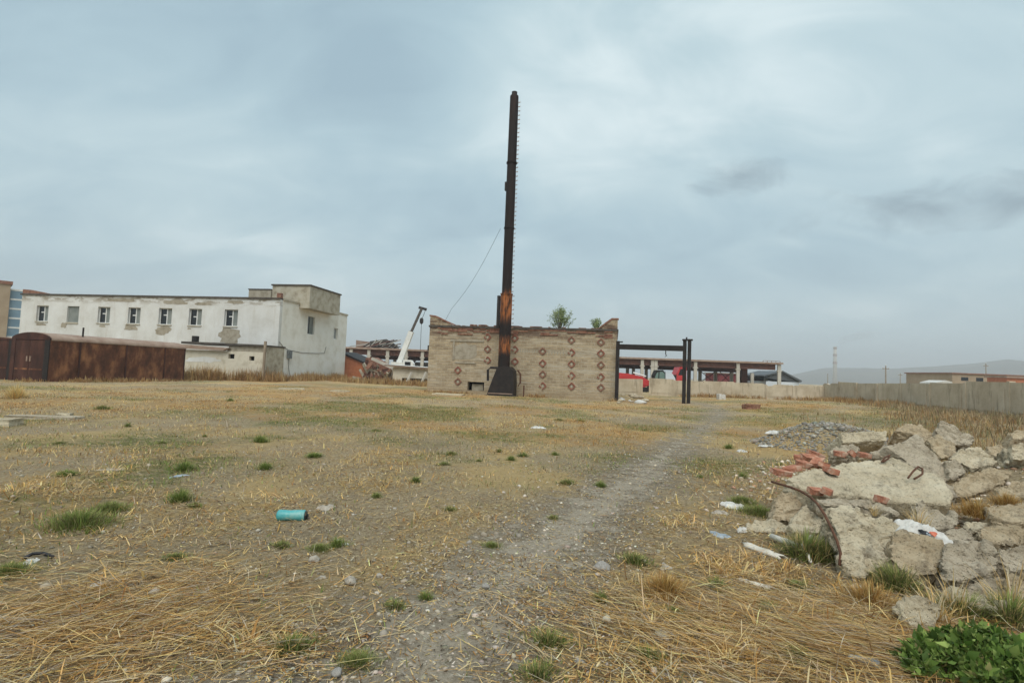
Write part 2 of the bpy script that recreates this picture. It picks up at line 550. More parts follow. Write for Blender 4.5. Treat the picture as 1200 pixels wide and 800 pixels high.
    # trodden path: greyer, finer, stony; frays out at its edges
    g = MatG('path_soil', 0.97, 0.1)
    v = g.coord()
    fine = g.noise(30, 7, 0.78, v)
    col = g.ramp(g.noise(2.2, 7, 0.68, v), [(0.3, (0.31, 0.25, 0.175)), (0.55, (0.41, 0.34, 0.25)), (0.75, (0.49, 0.42, 0.32))])
    col = g.mix(0.5, col, g.ramp(fine, [(0.3, (0.14, 0.112, 0.08)), (0.5, (0.40, 0.35, 0.275)), (0.72, (0.68, 0.62, 0.52))]))
    g.color(col)
    g.bump(g.math('ADD', fine, g.noise(110, 3, 0.7, v)), 0.85, 0.03)
    a = g.n('ShaderNodeAttribute'); a.attribute_name = 'core'
    al = g.mask(g.math('ADD', a.outputs['Fac'], g.math('MULTIPLY', g.math('SUBTRACT', g.noise(3.2, 7, 0.75, g.coord(loc=(3, 3, 0))), 0.5), 3.0)), 0.15, 1.0)
    g.l(al, g.b.inputs['Alpha'])


make_materials()


# ------------------------------------------------------------------ mesh helpers
class MB:
    def __init__(self):
        self.v = []; self.f = []

    def poly(self, pts, faces):
        o = len(self.v)
        self.v += [tuple(p) for p in pts]
        self.f += [tuple(i + o for i in f) for f in faces]
        return self

    def box(self, x0, x1, y0, y1, z0, z1, mat=None):
        p = [(x, y, z) for z in (z0, z1) for y in (y0, y1) for x in (x0, x1)]
        if mat is not None:
            p = [tuple(mat @ Vector(q)) for q in p]
        return self.poly(p, [(0, 2, 3, 1), (4, 5, 7, 6), (0, 1, 5, 4), (2, 6, 7, 3), (0, 4, 6, 2), (1, 3, 7, 5)])

    def bar(self, a, b, w, h=None, up=(0, 0, 1)):
        a = Vector(a); b = Vector(b); h = h or w
        d = (b - a); L = d.length; d.normalize()
        u = Vector(up)
        if abs(d.dot(u)) > 0.95:
            u = Vector((0, 1, 0))
        s = d.cross(u).normalized(); t = s.cross(d).normalized()
        m = Matrix((s, d, t)).transposed().to_4x4()
        m.translation = a
        return self.box(-w / 2, w / 2, 0, L, -h / 2, h / 2, m)

    def tube(self, pts, r, seg=8, r2=None):
        pts = [Vector(p) for p in pts]
        o = len(self.v); n = len(pts)
        for i, p in enumerate(pts):
            d = (pts[min(i + 1, n - 1)] - pts[max(i - 1, 0)]).normalized()
            u = Vector((0, 0, 1)) if abs(d.z) < 0.9 else Vector((1, 0, 0))
            s = d.cross(u).normalized(); t = s.cross(d)
            rr = r if r2 is None else r + (r2 - r) * i / (n - 1)
            for k in range(seg):
                a = 2 * math.pi * k / seg
                self.v.append(tuple(p + s * (rr * math.cos(a)) + t * (rr * math.sin(a))))
        for i in range(n - 1):
            for k in range(seg):
                a, b = o + i * seg + k, o + i * seg + (k + 1) % seg
                self.f.append((a, b, b + seg, a + seg))
        self.f.append(tuple(o + k for k in range(seg))[::-1])
        self.f.append(tuple(o + (n - 1) * seg + k for k in range(seg)))
        return self

    def lathe(self, prof, seg=16, mat=None):
        o = len(self.v)
        for r, z in prof:
            for k in range(seg):
                a = 2 * math.pi * k / seg
                q = Vector((r * math.cos(a), r * math.sin(a), z))
                self.v.append(tuple(mat @ q if mat is not None else q))
        n = len(prof)
        for i in range(n - 1):
            for k in range(seg):
                a, b = o + i * seg + k, o + i * seg + (k + 1) % seg
                self.f.append((a, b, b + seg, a + seg))
        self.f.append(tuple(o + k for k in range(seg))[::-1])
        self.f.append(tuple(o + (n - 1) * seg + k for k in range(seg)))
        return self

    def prism(self, prof, y0, y1):
        """closed outline in x,z pushed from y0 to y1"""
        n = len(prof)
        p = [(x, y0, z) for x, z in prof] + [(x, y1, z) for x, z in prof]
        fs = [tuple(range(n)), tuple(range(2 * n - 1, n - 1, -1))]
        fs += [(i, i + n, (i + 1) % n + n, (i + 1) % n) for i in range(n)]
        return self.poly(p, fs)

    def mesh(self, name, m, smooth=False):
        me = bpy.data.meshes.new(name)
        me.from_pydata(self.v, [], self.f)
        bm = bmesh.new(); bm.from_mesh(me)
        bmesh.ops.recalc_face_normals(bm, faces=bm.faces)
        bm.to_mesh(me); bm.free()
        if smooth:
            me.polygons.foreach_set('use_smooth', [True] * len(me.polygons))
        me.materials.append(MATS[m])
        return me

    def build(self, name, m, parent=None, smooth=False):
        return link(name, self.mesh(name, m, smooth), parent)


def link(name, me, parent=None):
    o = bpy.data.objects.new(name, me)
    COL.objects.link(o)
    if parent is not None:
        o.parent = parent
    return o


def tag(o, label=None, cat=None, group=None, kind=None):
    if label: o['label'] = label
    if cat:
        o['category'] = cat
        o['kind'] = 'thing'
    if group: o['group'] = group
    if kind: o['kind'] = kind
    return o


def thing(name, label, cat, loc=(0, 0, 0), rz=0.0, group=None):
    o = bpy.data.objects.new(name, None)
    o.empty_display_size = 0.2
    COL.objects.link(o)
    o.location = loc
    o.rotation_euler = (0, 0, rz)
    return tag(o, label, cat, group)


def wall_mb(x0, x1, z0, z1, y0, y1, holes=()):
    """a wall in the x-z plane, y0 front, y1 back, with rectangular openings (x0,x1,z0,z1) and their reveals"""
    xs = sorted({x0, x1, *[h[0] for h in holes], *[h[1] for h in holes]})
    zs = sorted({z0, z1, *[h[2] for h in holes], *[h[3] for h in holes]})
    nx, nz = len(xs) - 1, len(zs) - 1

    def solid(i, j):
        if not (0 <= i < nx and 0 <= j < nz):
            return False
        cx, cz = (xs[i] + xs[i + 1]) / 2, (zs[j] + zs[j + 1]) / 2
        return not any(h[0] < cx < h[1] and h[2] < cz < h[3] for h in holes)
    mb = MB()
    for i in range(nx):
        for j in range(nz):
            if not solid(i, j):
                continue
            a, b, c, d = xs[i], xs[i + 1], zs[j], zs[j + 1]
            mb.poly([(a, y0, c), (b, y0, c), (b, y0, d), (a, y0, d)], [(0, 1, 2, 3)])
            mb.poly([(a, y1, c), (b, y1, c), (b, y1, d), (a, y1, d)], [(3, 2, 1, 0)])
            if not solid(i - 1, j): mb.poly([(a, y0, c), (a, y1, c), (a, y1, d), (a, y0, d)], [(3, 2, 1, 0)])
            if not solid(i + 1, j): mb.poly([(b, y0, c), (b, y1, c), (b, y1, d), (b, y0, d)], [(0, 1, 2, 3)])
            if not solid(i, j - 1): mb.poly([(a, y0, c), (b, y0, c), (b, y1, c), (a, y1, c)], [(3, 2, 1, 0)])
            if not solid(i, j + 1): mb.poly([(a, y0, d), (b, y0, d), (b, y1, d), (a, y1, d)], [(0, 1, 2, 3)])
    return mb


def build_wall(name, mb, m, parent):
    me = bpy.data.meshes.new(name)
    me.from_pydata(mb.v, [], mb.f)
    me.materials.append(MATS[m])
    return link(name, me, parent)


def np_tris(name, verts, tris, tint_per_vert, mat, smooth=False):
    me = bpy.data.meshes.new(name)
    nv, nt = len(verts), len(tris)
    me.vertices.add(nv); me.loops.add(nt * 3); me.polygons.add(nt)
    me.vertices.foreach_set('co', np.ascontiguousarray(verts, dtype=np.float32).ravel())
    me.loops.foreach_set('vertex_index', np.ascontiguousarray(tris, dtype=np.int32).ravel())
    me.polygons.foreach_set('loop_start', np.arange(0, nt * 3, 3, dtype=np.int32))
    me.polygons.foreach_set('loop_total', np.full(nt, 3, dtype=np.int32))
    if smooth:
        me.polygons.foreach_set('use_smooth', np.ones(nt, dtype=bool))
    me.update(calc_edges=True)
    if tint_per_vert is not None:
        at_ = me.attributes.new('tint', 'FLOAT_COLOR', 'POINT')
        c = np.concatenate([tint_per_vert, np.ones((nv, 1))], 1)
        at_.data.foreach_set('color', np.ascontiguousarray(c, dtype=np.float32).ravel())
    me.materials.append(MATS[mat])
    return me


def blades_mesh(name, P, L, W, az, tilt, bend, tint, mat='blade'):
    """narrow tapering blades; tilt is the angle from the ground at the root, bend changes it towards the tip"""
    n = len(P)
    dx, dy = np.cos(az), np.sin(az)
    side = np.stack([-dy, dx, np.zeros(n)], 1)
    t1 = tilt; t2 = tilt + bend
    d1 = np.stack([dx * np.cos(t1), dy * np.cos(t1), np.sin(t1)], 1)
    d2 = np.stack([dx * np.cos(t2), dy * np.cos(t2), np.sin(t2)], 1)
    mid = P + d1 * (L * 0.55)[:, None]
    tip = mid + d2 * (L * 0.45)[:, None]
    w = (W / 2)[:, None]
    V = np.stack([P - side * w, P + side * w, mid - side * w * 0.8, mid + side * w * 0.8, tip], 1).reshape(-1, 3)
    base = (np.arange(n) * 5)[:, None]
    T = np.concatenate([base + np.array([[0, 1, 3]]), base + np.array([[0, 3, 2]]), base + np.array([[2, 3, 4]])], 1).reshape(-1, 3)
    return np_tris(name, V, T, np.repeat(tint, 5, axis=0), mat)


def leaves_mesh(name, P, size, tint, mat='leaf', up=0.3):
    """small pointed leaves, each a folded kite of four triangles"""
    n = len(P)
    d = rng.normal(size=(n, 3)); d[:, 2] += up
    d /= np.linalg.norm(d, axis=1)[:, None]
    s = np.cross(d, rng.normal(size=(n, 3))); s /= np.linalg.norm(s, axis=1)[:, None]
    nn = np.cross(d, s)
    a = P; tip = P + d * size[:, None]
    mid = P + d * (size * 0.45)[:, None] - nn * (size * 0.07)[:, None]
    l_ = P + d * (size * 0.45)[:, None] + s * (size * 0.27)[:, None]
    r_ = P + d * (size * 0.45)[:, None] - s * (size * 0.27)[:, None]
    V = np.stack([a, l_, mid, r_, tip], 1).reshape(-1, 3)
    b = (np.arange(n) * 5)[:, None]
    T = np.concatenate([b + np.array([[0, 2, 1]]), b + np.array([[0, 3, 2]]), b + np.array([[1, 2, 4]]), b + np.array([[2, 3, 4]])], 1).reshape(-1, 3)
    return np_tris(name, V, T, np.repeat(tint, 5, axis=0), mat)


def tints(n, cols, jitter=0.18, weights=None):
    cols = np.array(cols)
    k = rng.choice(len(cols), n, p=weights)
    c = cols[k] * (1 + rng.normal(0, jitter, (n, 1))) * (1 + rng.normal(0, 0.03, (n, 3)))
    return np.clip(c, 0.01, 0.9)


STRAW = [(0.74, 0.545, 0.255), (0.64, 0.43, 0.165), (0.50, 0.29, 0.09), (0.63, 0.49, 0.28), (0.37, 0.19, 0.06)]
GREEN = [(0.165, 0.22, 0.05), (0.22, 0.275, 0.07), (0.29, 0.32, 0.10), (0.125, 0.175, 0.042)]
OLIVE = [(0.22, 0.21, 0.085), (0.29, 0.25, 0.115), (0.17, 0.175, 0.065)]

# ================================================================== SETTING
PATH_PX = [(395, 850), (452, 800), (505, 750), (560, 700), (628, 645), (690, 600), (752, 555), (795, 523), (828, 499), (842, 487), (838, 478), (808, 471), (775, 466)]
_pp = []
for q in PATH_PX:
    g_ = gp(*q)
    _pp.append((g_.x, g_.y))
_pp = [(_pp[0][0] - 1.4, _pp[0][1] - 1.6)] + _pp


def resample(pts, step):
    pts = np.array(pts, float)
    # Catmull-Rom through the points
    out = []
    P = np.vstack([2 * pts[0] - pts[1], pts, 2 * pts[-1] - pts[-2]])
    for i in range(1, len(P) - 2):
        n = max(2, int(np.linalg.norm(P[i + 1] - P[i]) / step))
        for t in np.linspace(0, 1, n, endpoint=False):
            a, b, c, d = P[i - 1], P[i], P[i + 1], P[i + 2]
            out.append(0.5 * (2 * b + (c - a) * t + (2 * a - 5 * b + 4 * c - d) * t * t + (3 * b - a - 3 * c + d) * t ** 3))
    out.append(pts[-1])
    return np.array(out)


PATH = resample(_pp, 0.25)


def path_dist(x, y):
    x = np.asarray(x, float); y = np.asarray(y, float)
    best = np.full(x.shape, 1e9)
    x = x.astype(np.float32); y = y.astype(np.float32)
    best = best.astype(np.float32)
    sel = PATH[np.hypot(PATH[:, 0], PATH[:, 1]) < 9][::2].tolist() + PATH[np.hypot(PATH[:, 0], PATH[:, 1]) >= 9][::5].tolist()
    for q in sel:
        best = np.minimum(best, (x - q[0]) ** 2 + (y - q[1]) ** 2)
    return np.sqrt(best)


def blobs(x, y, lst):
    m = np.zeros(np.shape(x))
    for px, py, r, k in lst:
        c = gp(px, py)
        m = np.maximum(m, k * sstep(1.0, 0.25, np.hypot(x - c.x, y - c.y) / r))
    return m


STRAW_B = [(110, 725, 1.5, 1.0), (40, 790, 1.3, 1.0), (220, 690, 1.1, .85), (240, 600, 1.5, .8), (30, 600, 2.2, .7), (770, 700, 1.0, .95), (870, 690, 1.3, 1.0),
           (660, 775, .8, .9), (960, 760, 1.1, 1.0), (800, 610, 1.7, .8), (850, 555, 2.6, .8), (80, 468, 9, .9), (430, 560, 2.0, .4), (540, 610, 1.2, .35),
           (330, 520, 4, .5), (620, 500, 6, .5), (270, 770, .8, .6)]
RUST_B = [(150, 715, .8, .9), (870, 500, 4.5, 1.0), (930, 478, 8, .9), (760, 478, 6, .7), (420, 458, 12, .9), (250, 452, 8, .8), (640, 475, 7, .5), (860, 650, .9, .4)]
GREEN_B = [(60, 510, 6, .9), (230, 490, 5, .7), (510, 490, 5, 1.0), (890, 585, 1.3, 1.0), (320, 480, 8, .7), (640, 510, 5, .6), (930, 680, .7, .6), (180, 545, 3, .6), (860, 540, 2, .7), (640, 560, 3, .4)]


def masks(x, y):
    r = np.hypot(x, y)
    n1 = fbm2(x, y, 0.55, 4, 21); n2 = fbm2(x, y, 0.4, 4, 33); n3 = fbm2(x, y, 0.3, 3, 44)
    far = sstep(9, 22, r)
    pd = path_dist(x, y)
    keep = sstep(0.35, 0.95, pd + 0.6 * (fbm2(x, y, 1.3, 3, 90) - 0.5))
    straw = np.clip(blobs(x, y, STRAW_B) * (0.35 + 1.0 * n1) + 0.9 * sstep(0.5, 0.68, n1) + 0.12, 0, 1) * keep
    rust = np.clip(blobs(x, y, RUST_B) * sstep(0.3, 0.6, n3) + 0.75 * sstep(0.52, 0.64, n3) * sstep(5, 14, r), 0, 1) * keep
    green = np.clip(blobs(x, y, GREEN_B) * sstep(0.35, 0.62, n2) + 0.75 * sstep(0.5, 0.64, n2) * (0.35 + 0.65 * sstep(5, 12, r)), 0, 1) * sstep(0.2, 0.7, pd)
    return straw, rust, green, pd


def build_ground():
    radii = [0.0]
    r = 0.4
    while r < 9000:
        radii.append(r)
        r *= 1.024 if r < 80 else 1.06
    radii = np.array(radii[1:])
    NA = 540
    ang = np.linspace(0, 2 * np.pi, NA, endpoint=False)
    RR, AA = np.meshgrid(radii, ang, indexing='ij')
    X = RR * np.sin(AA); Y = RR * np.cos(AA)
    straw, rust, green, pd = masks(X, Y)
    Z = terrain(X, Y)
    near = sstep(40, 8, RR)
    Z = Z + near * (0.035 * (fbm2(X, Y, 2.6, 4, 71) - 0.5) + 0.02 * straw * fbm2(X, Y, 7, 2, 75)) - near * 0.02 * sstep(0.8, 0.1, pd)
    V = np.stack([X, Y, Z], -1).reshape(-1, 3)
    nr = len(radii)
    i = np.arange(nr - 1)[:, None] * NA; k = np.arange(NA)[None, :]; k2 = (k + 1) % NA
    a = (i + k).ravel(); b = (i + k2).ravel(); c = (i + NA + k2).ravel(); d = (i + NA + k).ravel()
    T = np.concatenate([np.stack([a, b, c], 1), np.stack([a, c, d], 1)])
    c0 = len(V)
    V = np.vstack([V, [[0, 0, TH(0, 0)]]])
    kk = np.arange(NA)
    T = np.vstack([T, np.stack([np.full(NA, c0), (kk + 1) % NA, kk], 1)])
    me = np_tris('ground', V, T[:, ::-1], None, 'field_soil', smooth=True)
    for nm, arr in (('straw', straw), ('green', green), ('rusty', rust)):
        at_ = me.attributes.new(nm, 'FLOAT', 'POINT')
        at_.data.foreach_set('value', np.append(arr.ravel(), 0).astype(np.float32))
    bm = bmesh.new(); bm.from_mesh(me)
    if sum(f.normal.z for f in list(bm.faces)[:500]) < 0:
        bmesh.ops.reverse_faces(bm, faces=bm.faces)
        bm.to_mesh(me)
    bm.free()
    o = link('ground', me)
    tag(o, 'dry open ground of bare soil and straw', kind='structure')


def ground_z(x, y, mk=None):
    """surface of the ground sheet as displaced near the camera"""
    straw, rust, green, pd = mk if mk is not None else masks(x, y)
    RR = np.hypot(x, y); near = sstep(40, 8, RR)
    return terrain(x, y) + near * (0.035 * (fbm2(x, y, 2.6, 4, 71) - 0.5) + 0.02 * straw * fbm2(x, y, 7, 2, 75)) - near * 0.02 * sstep(0.8, 0.1, pd)


def build_path():
    n = len(PATH)
    tan = np.gradient(PATH, axis=0); tan /= np.linalg.norm(tan, axis=1)[:, None]
    nor = np.stack([-tan[:, 1], tan[:, 0]], 1)
    K = 21
    off = np.linspace(-1.05, 1.05, K)
    wv = 1.0 + 0.25 * (fbm2(np.arange(n) * 0.25, np.zeros(n), 0.5, 3, 8) - 0.5)
    P = PATH[:, None, :] + nor[:, None, :] * (off[None, :, None] * wv[:, None, None])
    X, Y = P[..., 0], P[..., 1]
    Z = ground_z(X, Y) + 0.006 + 0.012 * sstep(4, 30, Y)
    V = np.stack([X, Y, Z], -1).reshape(-1, 3)
    i = np.arange(n - 1)[:, None] * K; k = np.arange(K - 1)[None, :]
    a = (i + k).ravel(); b = a + 1; c = b + K; d = a + K
    T = np.concatenate([np.stack([a, b, c], 1), np.stack([a, c, d], 1)])
    me = np_tris('path', V, T, None, 'path_soil', smooth=True)
    core = np.repeat((1 - np.abs(off) / 1.05)[None, :], n, 0) * sstep(0, 70, np.arange(n)[::-1])[:, None] * (1 - 0.42 * sstep(5, 16, PATH[:, 1]))[:, None] * sstep(0, 4, np.arange(n))[:, None]
    at_ = me.attributes.new('core', 'FLOAT', 'POINT')
    at_.data.foreach_set('value', core.ravel().astype(np.float32))
    o = link('path', me)
    tag(o, 'trodden stony path across the field', kind='structure')


build_ground()
build_path()


def build_hills():
    az = np.radians(np.linspace(17, 110, 150))
    prof = np.interp(np.degrees(az), [17, 26, 30.5, 36, 40, 43, 46, 55, 70, 90, 110], [0, 14, 62, 70, 84, 104, 98, 120, 105, 130, 60])
    prof = prof * (0.94 + 0.12 * fbm2(np.degrees(az), az * 0, 0.6, 4, 3))
    rows = [(1500, -0.02), (1750, 0.28), (2000, 0.62), (2250, 0.95), (2350, 1.0), (2600, 0.7), (3000, -0.02)]
    V = []
    for r, k in rows:
        jit = 1 + 0.05 * (fbm2(np.degrees(az), az * 0 + r, 0.5, 3, 5) - 0.5)
        V.append(np.stack([r * jit * np.sin(az), r * jit * np.cos(az), prof * k], 1))
    V = np.concatenate(V)
    n = len(az)
    F = [(i * n + k, i * n + k + 1, (i + 1) * n + k + 1, (i + 1) * n + k) for i in range(len(rows) - 1) for k in range(n - 1)]
    mb = MB(); mb.poly(V.tolist(), F)
    o = mb.build('hills', 'hill_grass', smooth=True)
    tag(o, 'low hazy hills on the horizon', kind='structure')


build_hills()

# compound axes: the buildings and fences stand on one grid turned 11 degrees
RZ = R(-11.0)
UX = Vector((math.cos(RZ), math.sin(RZ), 0)); VY = Vector((-math.sin(RZ), math.cos(RZ), 0))


def local_of(o, r):
    """picture point -> (x, z) on the plane y = yl of the frame with origin o and turn r"""
    def f(px, py, yl=0.0):
        u = Vector((math.cos(r), math.sin(r), 0)); v = Vector((-math.sin(r), math.cos(r), 0))
        d = ray(px, py)
        oo = Vector((o[0], o[1], 0)) + v * yl
        t = (oo - CAM).dot(v) / d.dot(v)
        p = CAM + d * t
        return ((p - oo).dot(u), p.z)
    return f


def patch(rx, rz, n=14, jag=0.35, seed=0, squash=1.0):
    rr = random.Random(seed)
    pts = []
    for k in range(n):
        a = 2 * math.pi * k / n
        q = 1 - jag * rr.random()
        ca, sa = math.cos(a), math.sin(a)
        m = max(abs(ca), abs(sa)) ** 0.6
        pts.append((rx * ca * q / m, rz * sa * q / m))
    return pts


# ------------------------------------------------------------------ white two-storey building
def white_building():
    rz = R(-9.2)
    o = (-21.95, 49.6)
    t = thing('white_building', 'long two storey whitewashed building with a row of upper windows and a roof hut', 'building', (o[0], o[1], 0), rz)
    L, D, Hh = 29.0, 13.6, 7.6
    f = local_of(o, rz)
    holes = []
    for px, w in ((49.5, 1.42), (85.5, 1.4), (121.8, 1.4), (157.3, 1.4), (193.8, 1.45), (229, 1.4), (271, 1.42)):
        x = f(px, 367)[0]
        holes.append((x - w / 2, x + w / 2, 4.93, 6.55))
    build_wall('front_wall', wall_mb(-L, 0, -0.3, Hh, 0, 0.4, holes), 'white_plaster', t)
    # end wall in its own turned frame
    side = build_wall('end_wall', wall_mb(0.4, D, -0.3, Hh - 0.05, 0, 0.4, [(5.0, 6.35, 4.75, 6.6), (10.5, 11.45, 4.6, 5.85)]), 'end_plaster_lit', t)
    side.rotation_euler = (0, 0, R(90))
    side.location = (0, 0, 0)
    # turned +90 deg the wall's own x runs along the building's depth and its front faces right
    MB().box(-L, -0.4, D - 0.4, D, -0.3, Hh - 0.1).build('back_wall', 'white_plaster', t)
    MB().box(-L, -L + 0.4, 0.4, D - 0.4, -0.3, Hh - 0.1).build('far_end_wall', 'white_plaster', t)
    MB().box(-L + 0.4, -0.4, 0.4, D - 0.4, Hh - 0.6, Hh - 0.35).build('roof', 'roof_felt', t)
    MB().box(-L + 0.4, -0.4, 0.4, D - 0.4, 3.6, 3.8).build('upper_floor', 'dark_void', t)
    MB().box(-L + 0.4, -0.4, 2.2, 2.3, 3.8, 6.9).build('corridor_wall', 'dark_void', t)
    cp = MB().box(-L - 0.12, 0.0, -0.12, 0.45, Hh, Hh + 0.16)
    cp.build('coping', 'roof_felt', t)
    MB().box(-0.45, 0.1, 0.46, D, Hh - 0.05, Hh + 0.13).build('coping', 'dirty_block', t)
    # raised rough brick at the far left end of the parapet
    MB().prism([(-L, Hh + 0.162), (-L + 3.4, Hh + 0.162), (-L + 0.9, Hh + 0.55), (-L, Hh + 0.6)], 0.0, 0.4).build('broken_parapet', 'dark_brick', t)
    # windows
    for i, (a, b, c, d) in enumerate(holes):
        w = b - a
        if i == 1:
            MB().box(a, b, 0.16, 0.22, c, d).build('window_board', 'grey_board', t)
            MB().box(a - 0.02, b + 0.02, -0.07, 0.16, c - 0.16, c - 0.004).build('sill', 'dirty_block', t)
            continue
        fr = MB()
        s = 0.07
        fr.box(a, a + s, 0.2, 0.28, c, d).box(b - s, b, 0.2, 0.28, c, d).box(a + s, b - s, 0.2, 0.28, c, c + s).box(a + s, b - s, 0.2, 0.28, d - s, d)
        m1 = a + w * 0.5
        fr.box(m1, m1 + 0.1, 0.19, 0.28, c + s, d - s)
        fr.box(a + w * 0.25, m1, 0.2, 0.28, c + (d - c) * (0.50 if i % 2 else 0.56), c + (d - c) * (0.50 if i % 2 else 0.56) + 0.1)
        win = fr.build('window', 'window_frame', t)
        MB().box(a + s, m1, 0.235, 0.245, c + s, d - s).build('pane', 'dark_glass', win)
        MB().box(m1 + 0.1, b - s, 0.225, 0.235, c + s, d - s).build('pane', 'grey_board', win)
        MB().box(a - 0.06, b + 0.06, -0.07, 0.2, c - 0.1, c - 0.004).build('sill', 'dirty_block', t)
    # end wall windows (local x of the building is the outward side)
    for (y0, y1, c, d) in ((5.0, 6.35, 4.75, 6.6), (10.5, 11.45, 4.6, 5.85)):
        fr = MB()
        fr.box(-0.26, -0.2, y0, y0 + 0.08, c, d).box(-0.26, -0.2, y1 - 0.08, y1, c, d).box(-0.26, -0.2, y0 + 0.08, y1 - 0.08, c, c + 0.08).box(-0.26, -0.2, y0 + 0.08, y1 - 0.08, d - 0.08, d)
        fr.box(-0.25, -0.19, (y0 + y1) / 2 - 0.05, (y0 + y1) / 2 + 0.05, c + 0.08, d - 0.08)
        win = fr.build('window', 'window_frame' if y0 > 8 else 'grey_board', t)
        MB().box(-0.24, -0.225, y0 + 0.08, (y0 + y1) / 2 - 0.05, c + 0.08, d - 0.08).build('pane', 'dark_glass', win)
        MB().box(-0.24, -0.225, (y0 + y1) / 2 + 0.05, y1 - 0.08, c + 0.08, d - 0.08).build('pane', 'grey_board', win)
    # fallen plaster under the windows and along the eaves
    def peel(px, py, rx, rz_, seed, y=0.0):
        x, z = f(px, py)
        pts = [(x + a, z + b) for a, b in patch(rx, rz_, 18, 0.4, seed)]
        MB().prism(pts, -0.012, 0.05).build('bare_plaster', 'exposed_plaster', t)
    peel(269, 394, 1.35, 0.95, 3); peel(191, 387, 1.0, 0.5, 4); peel(153, 383.5, 0.9, 0.32, 5); peel(120, 382, 0.45, 0.14, 6)
    peel(75, 381, 0.4, 0.3, 7); peel(205, 354, 1.6, 0.24, 8); peel(141, 351.5, 1.9, 0.22, 9); peel(276, 354, 1.0, 0.22, 10); peel(222, 385, 0.25, 0.1, 11)
    peel(238, 356, 1.2, 0.16, 12); peel(48, 380, 0.7, 0.14, 13)
    # roof hut, two volumes
    hx0, hz0 = f(318.5, 350, 3.2); hx1, _ = f(363, 350, 3.2)
    zt = f(340, 334.8, 3.2)[1]
    MB().box(hx0, hx1, 3.2, 9.5, Hh - 0.4, zt).build('roof_hut', 'dirty_block', t)
    MB().box(hx0 - 0.1, hx1 + 0.1, 3.1, 9.6, zt, zt + 0.14).build('roof_hut_slab', 'roof_felt', t)
    gx0, _ = f(291, 350, 3.0)
    zt2 = f(305, 339.5, 3.0)[1]
    MB().box(gx0, hx0 - 0.02, 3.0, 6.5, Hh - 0.4, zt2).build('roof_shaft', 'exposed_plaster', t)
    MB().box(gx0 - 0.06, hx0 - 0.02, 2.94, 6.56, zt2, zt2 + 0.1).build('roof_shaft_slab', 'roof_felt', t)
    MB().box(-0.42, -0.02, 0.02, 0.4, Hh + 0.16, Hh + 0.62).build('corner_stub', 'dark_brick', t)
    # meter box and sagging cable on the end wall
    MB().box(0.0, 0.22, 1.55, 2.15, 2.1, 2.85).build('meter_box', 'meter_grey', t)
    MB().tube([(0.05, 0.15, 3.6), (0.05, 1.0, 3.1), (0.05, 1.8, 2.9), (0.05, 4.0, 2.75), (0.05, 7.0, 2.8), (0.05, 8.6, 2.9), (0.05, 8.9, 3.6)], 0.022, 5).build('cable', 'black_steel', t)
    MB().tube([(0.05, 1.9, 2.1), (0.05, 1.95, 1.2), (0.05, 2.2, 0.5)], 0.02, 5).build('cable', 'black_steel', t)


white_building()


# low lean-to built against the white building
def low_shed():
    rz = R(-9.2)
    o = (-23.0, 46.1)
    t = thing('lean_to_shed', 'low cream shed with a sagging roof in front of the white building', 'shed', (o[0], o[1], 0), rz)
    f = local_of(o, rz)
    x0, x1 = f(214, 430)[0], f(309, 430)[0]
    zt = 3.05
    h1, h2 = f(271, 418), f(295, 420)
    holes = [(h1[0] - 0.3, h1[0] + 0.3, 1.85, 2.25), (h2[0] - 0.25, h2[0] + 0.25, 1.75, 2.12)]
    build_wall('front_wall', wall_mb(x0, x1, -0.2, 2.5, 0, 0.3, holes), 'cream_plaster', t)
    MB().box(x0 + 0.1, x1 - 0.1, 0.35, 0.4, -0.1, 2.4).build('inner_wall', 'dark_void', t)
    MB().prism([(x0 + 4.2, 2.504), (x1 - 0.05, 2.504), (x1 - 0.05, 3.0), (x0 + 4.4, 2.95)], 0.06, 0.3).build('upper_course', 'exposed_plaster', t)
    MB().prism([(x0 - 0.1, 2.58), (x0 + 4.1, 2.52), (x0 + 4.6, 2.75), (x0 + 1.0, 2.92), (x0 - 0.1, 2.95)], -0.35, 0.02).build('roof_sheet', 'rust_roof', t)
    MB().prism([(x0 - 0.2, 3.02), (x1 + 0.05, 3.006), (x1 + 0.05, 3.14), (x0 + 3.0, 3.2), (x0 - 0.2, 3.22)], -0.15, 3.0).build('roof', 'roof_felt', t)
    MB().box(x1 - 0.3, x1, 0.3, 2.9, -0.2, 3.0).build('side_wall', 'dirty_block', t)
    MB().box(x1 - 0.02, x1 + 0.16, -0.16, 0.0, -0.1, 3.45).build('post', 'timber', t)
    MB().box(f(224.5, 405)[0] - 0.2, f(224.5, 405)[0] + 0.2, 0.2, 0.6, 3.2, 3.75).build('roof_vent', 'black_steel', t)
    pts = [(f(238, 421)[0] + a, f(238, 421)[1] + b) for a, b in patch(2.0, 0.3, 16, 0.5, 21)]
    MB().prism(pts, -0.012, 0.05).build('peeled_paint', 'white_plaster', t)


low_shed()


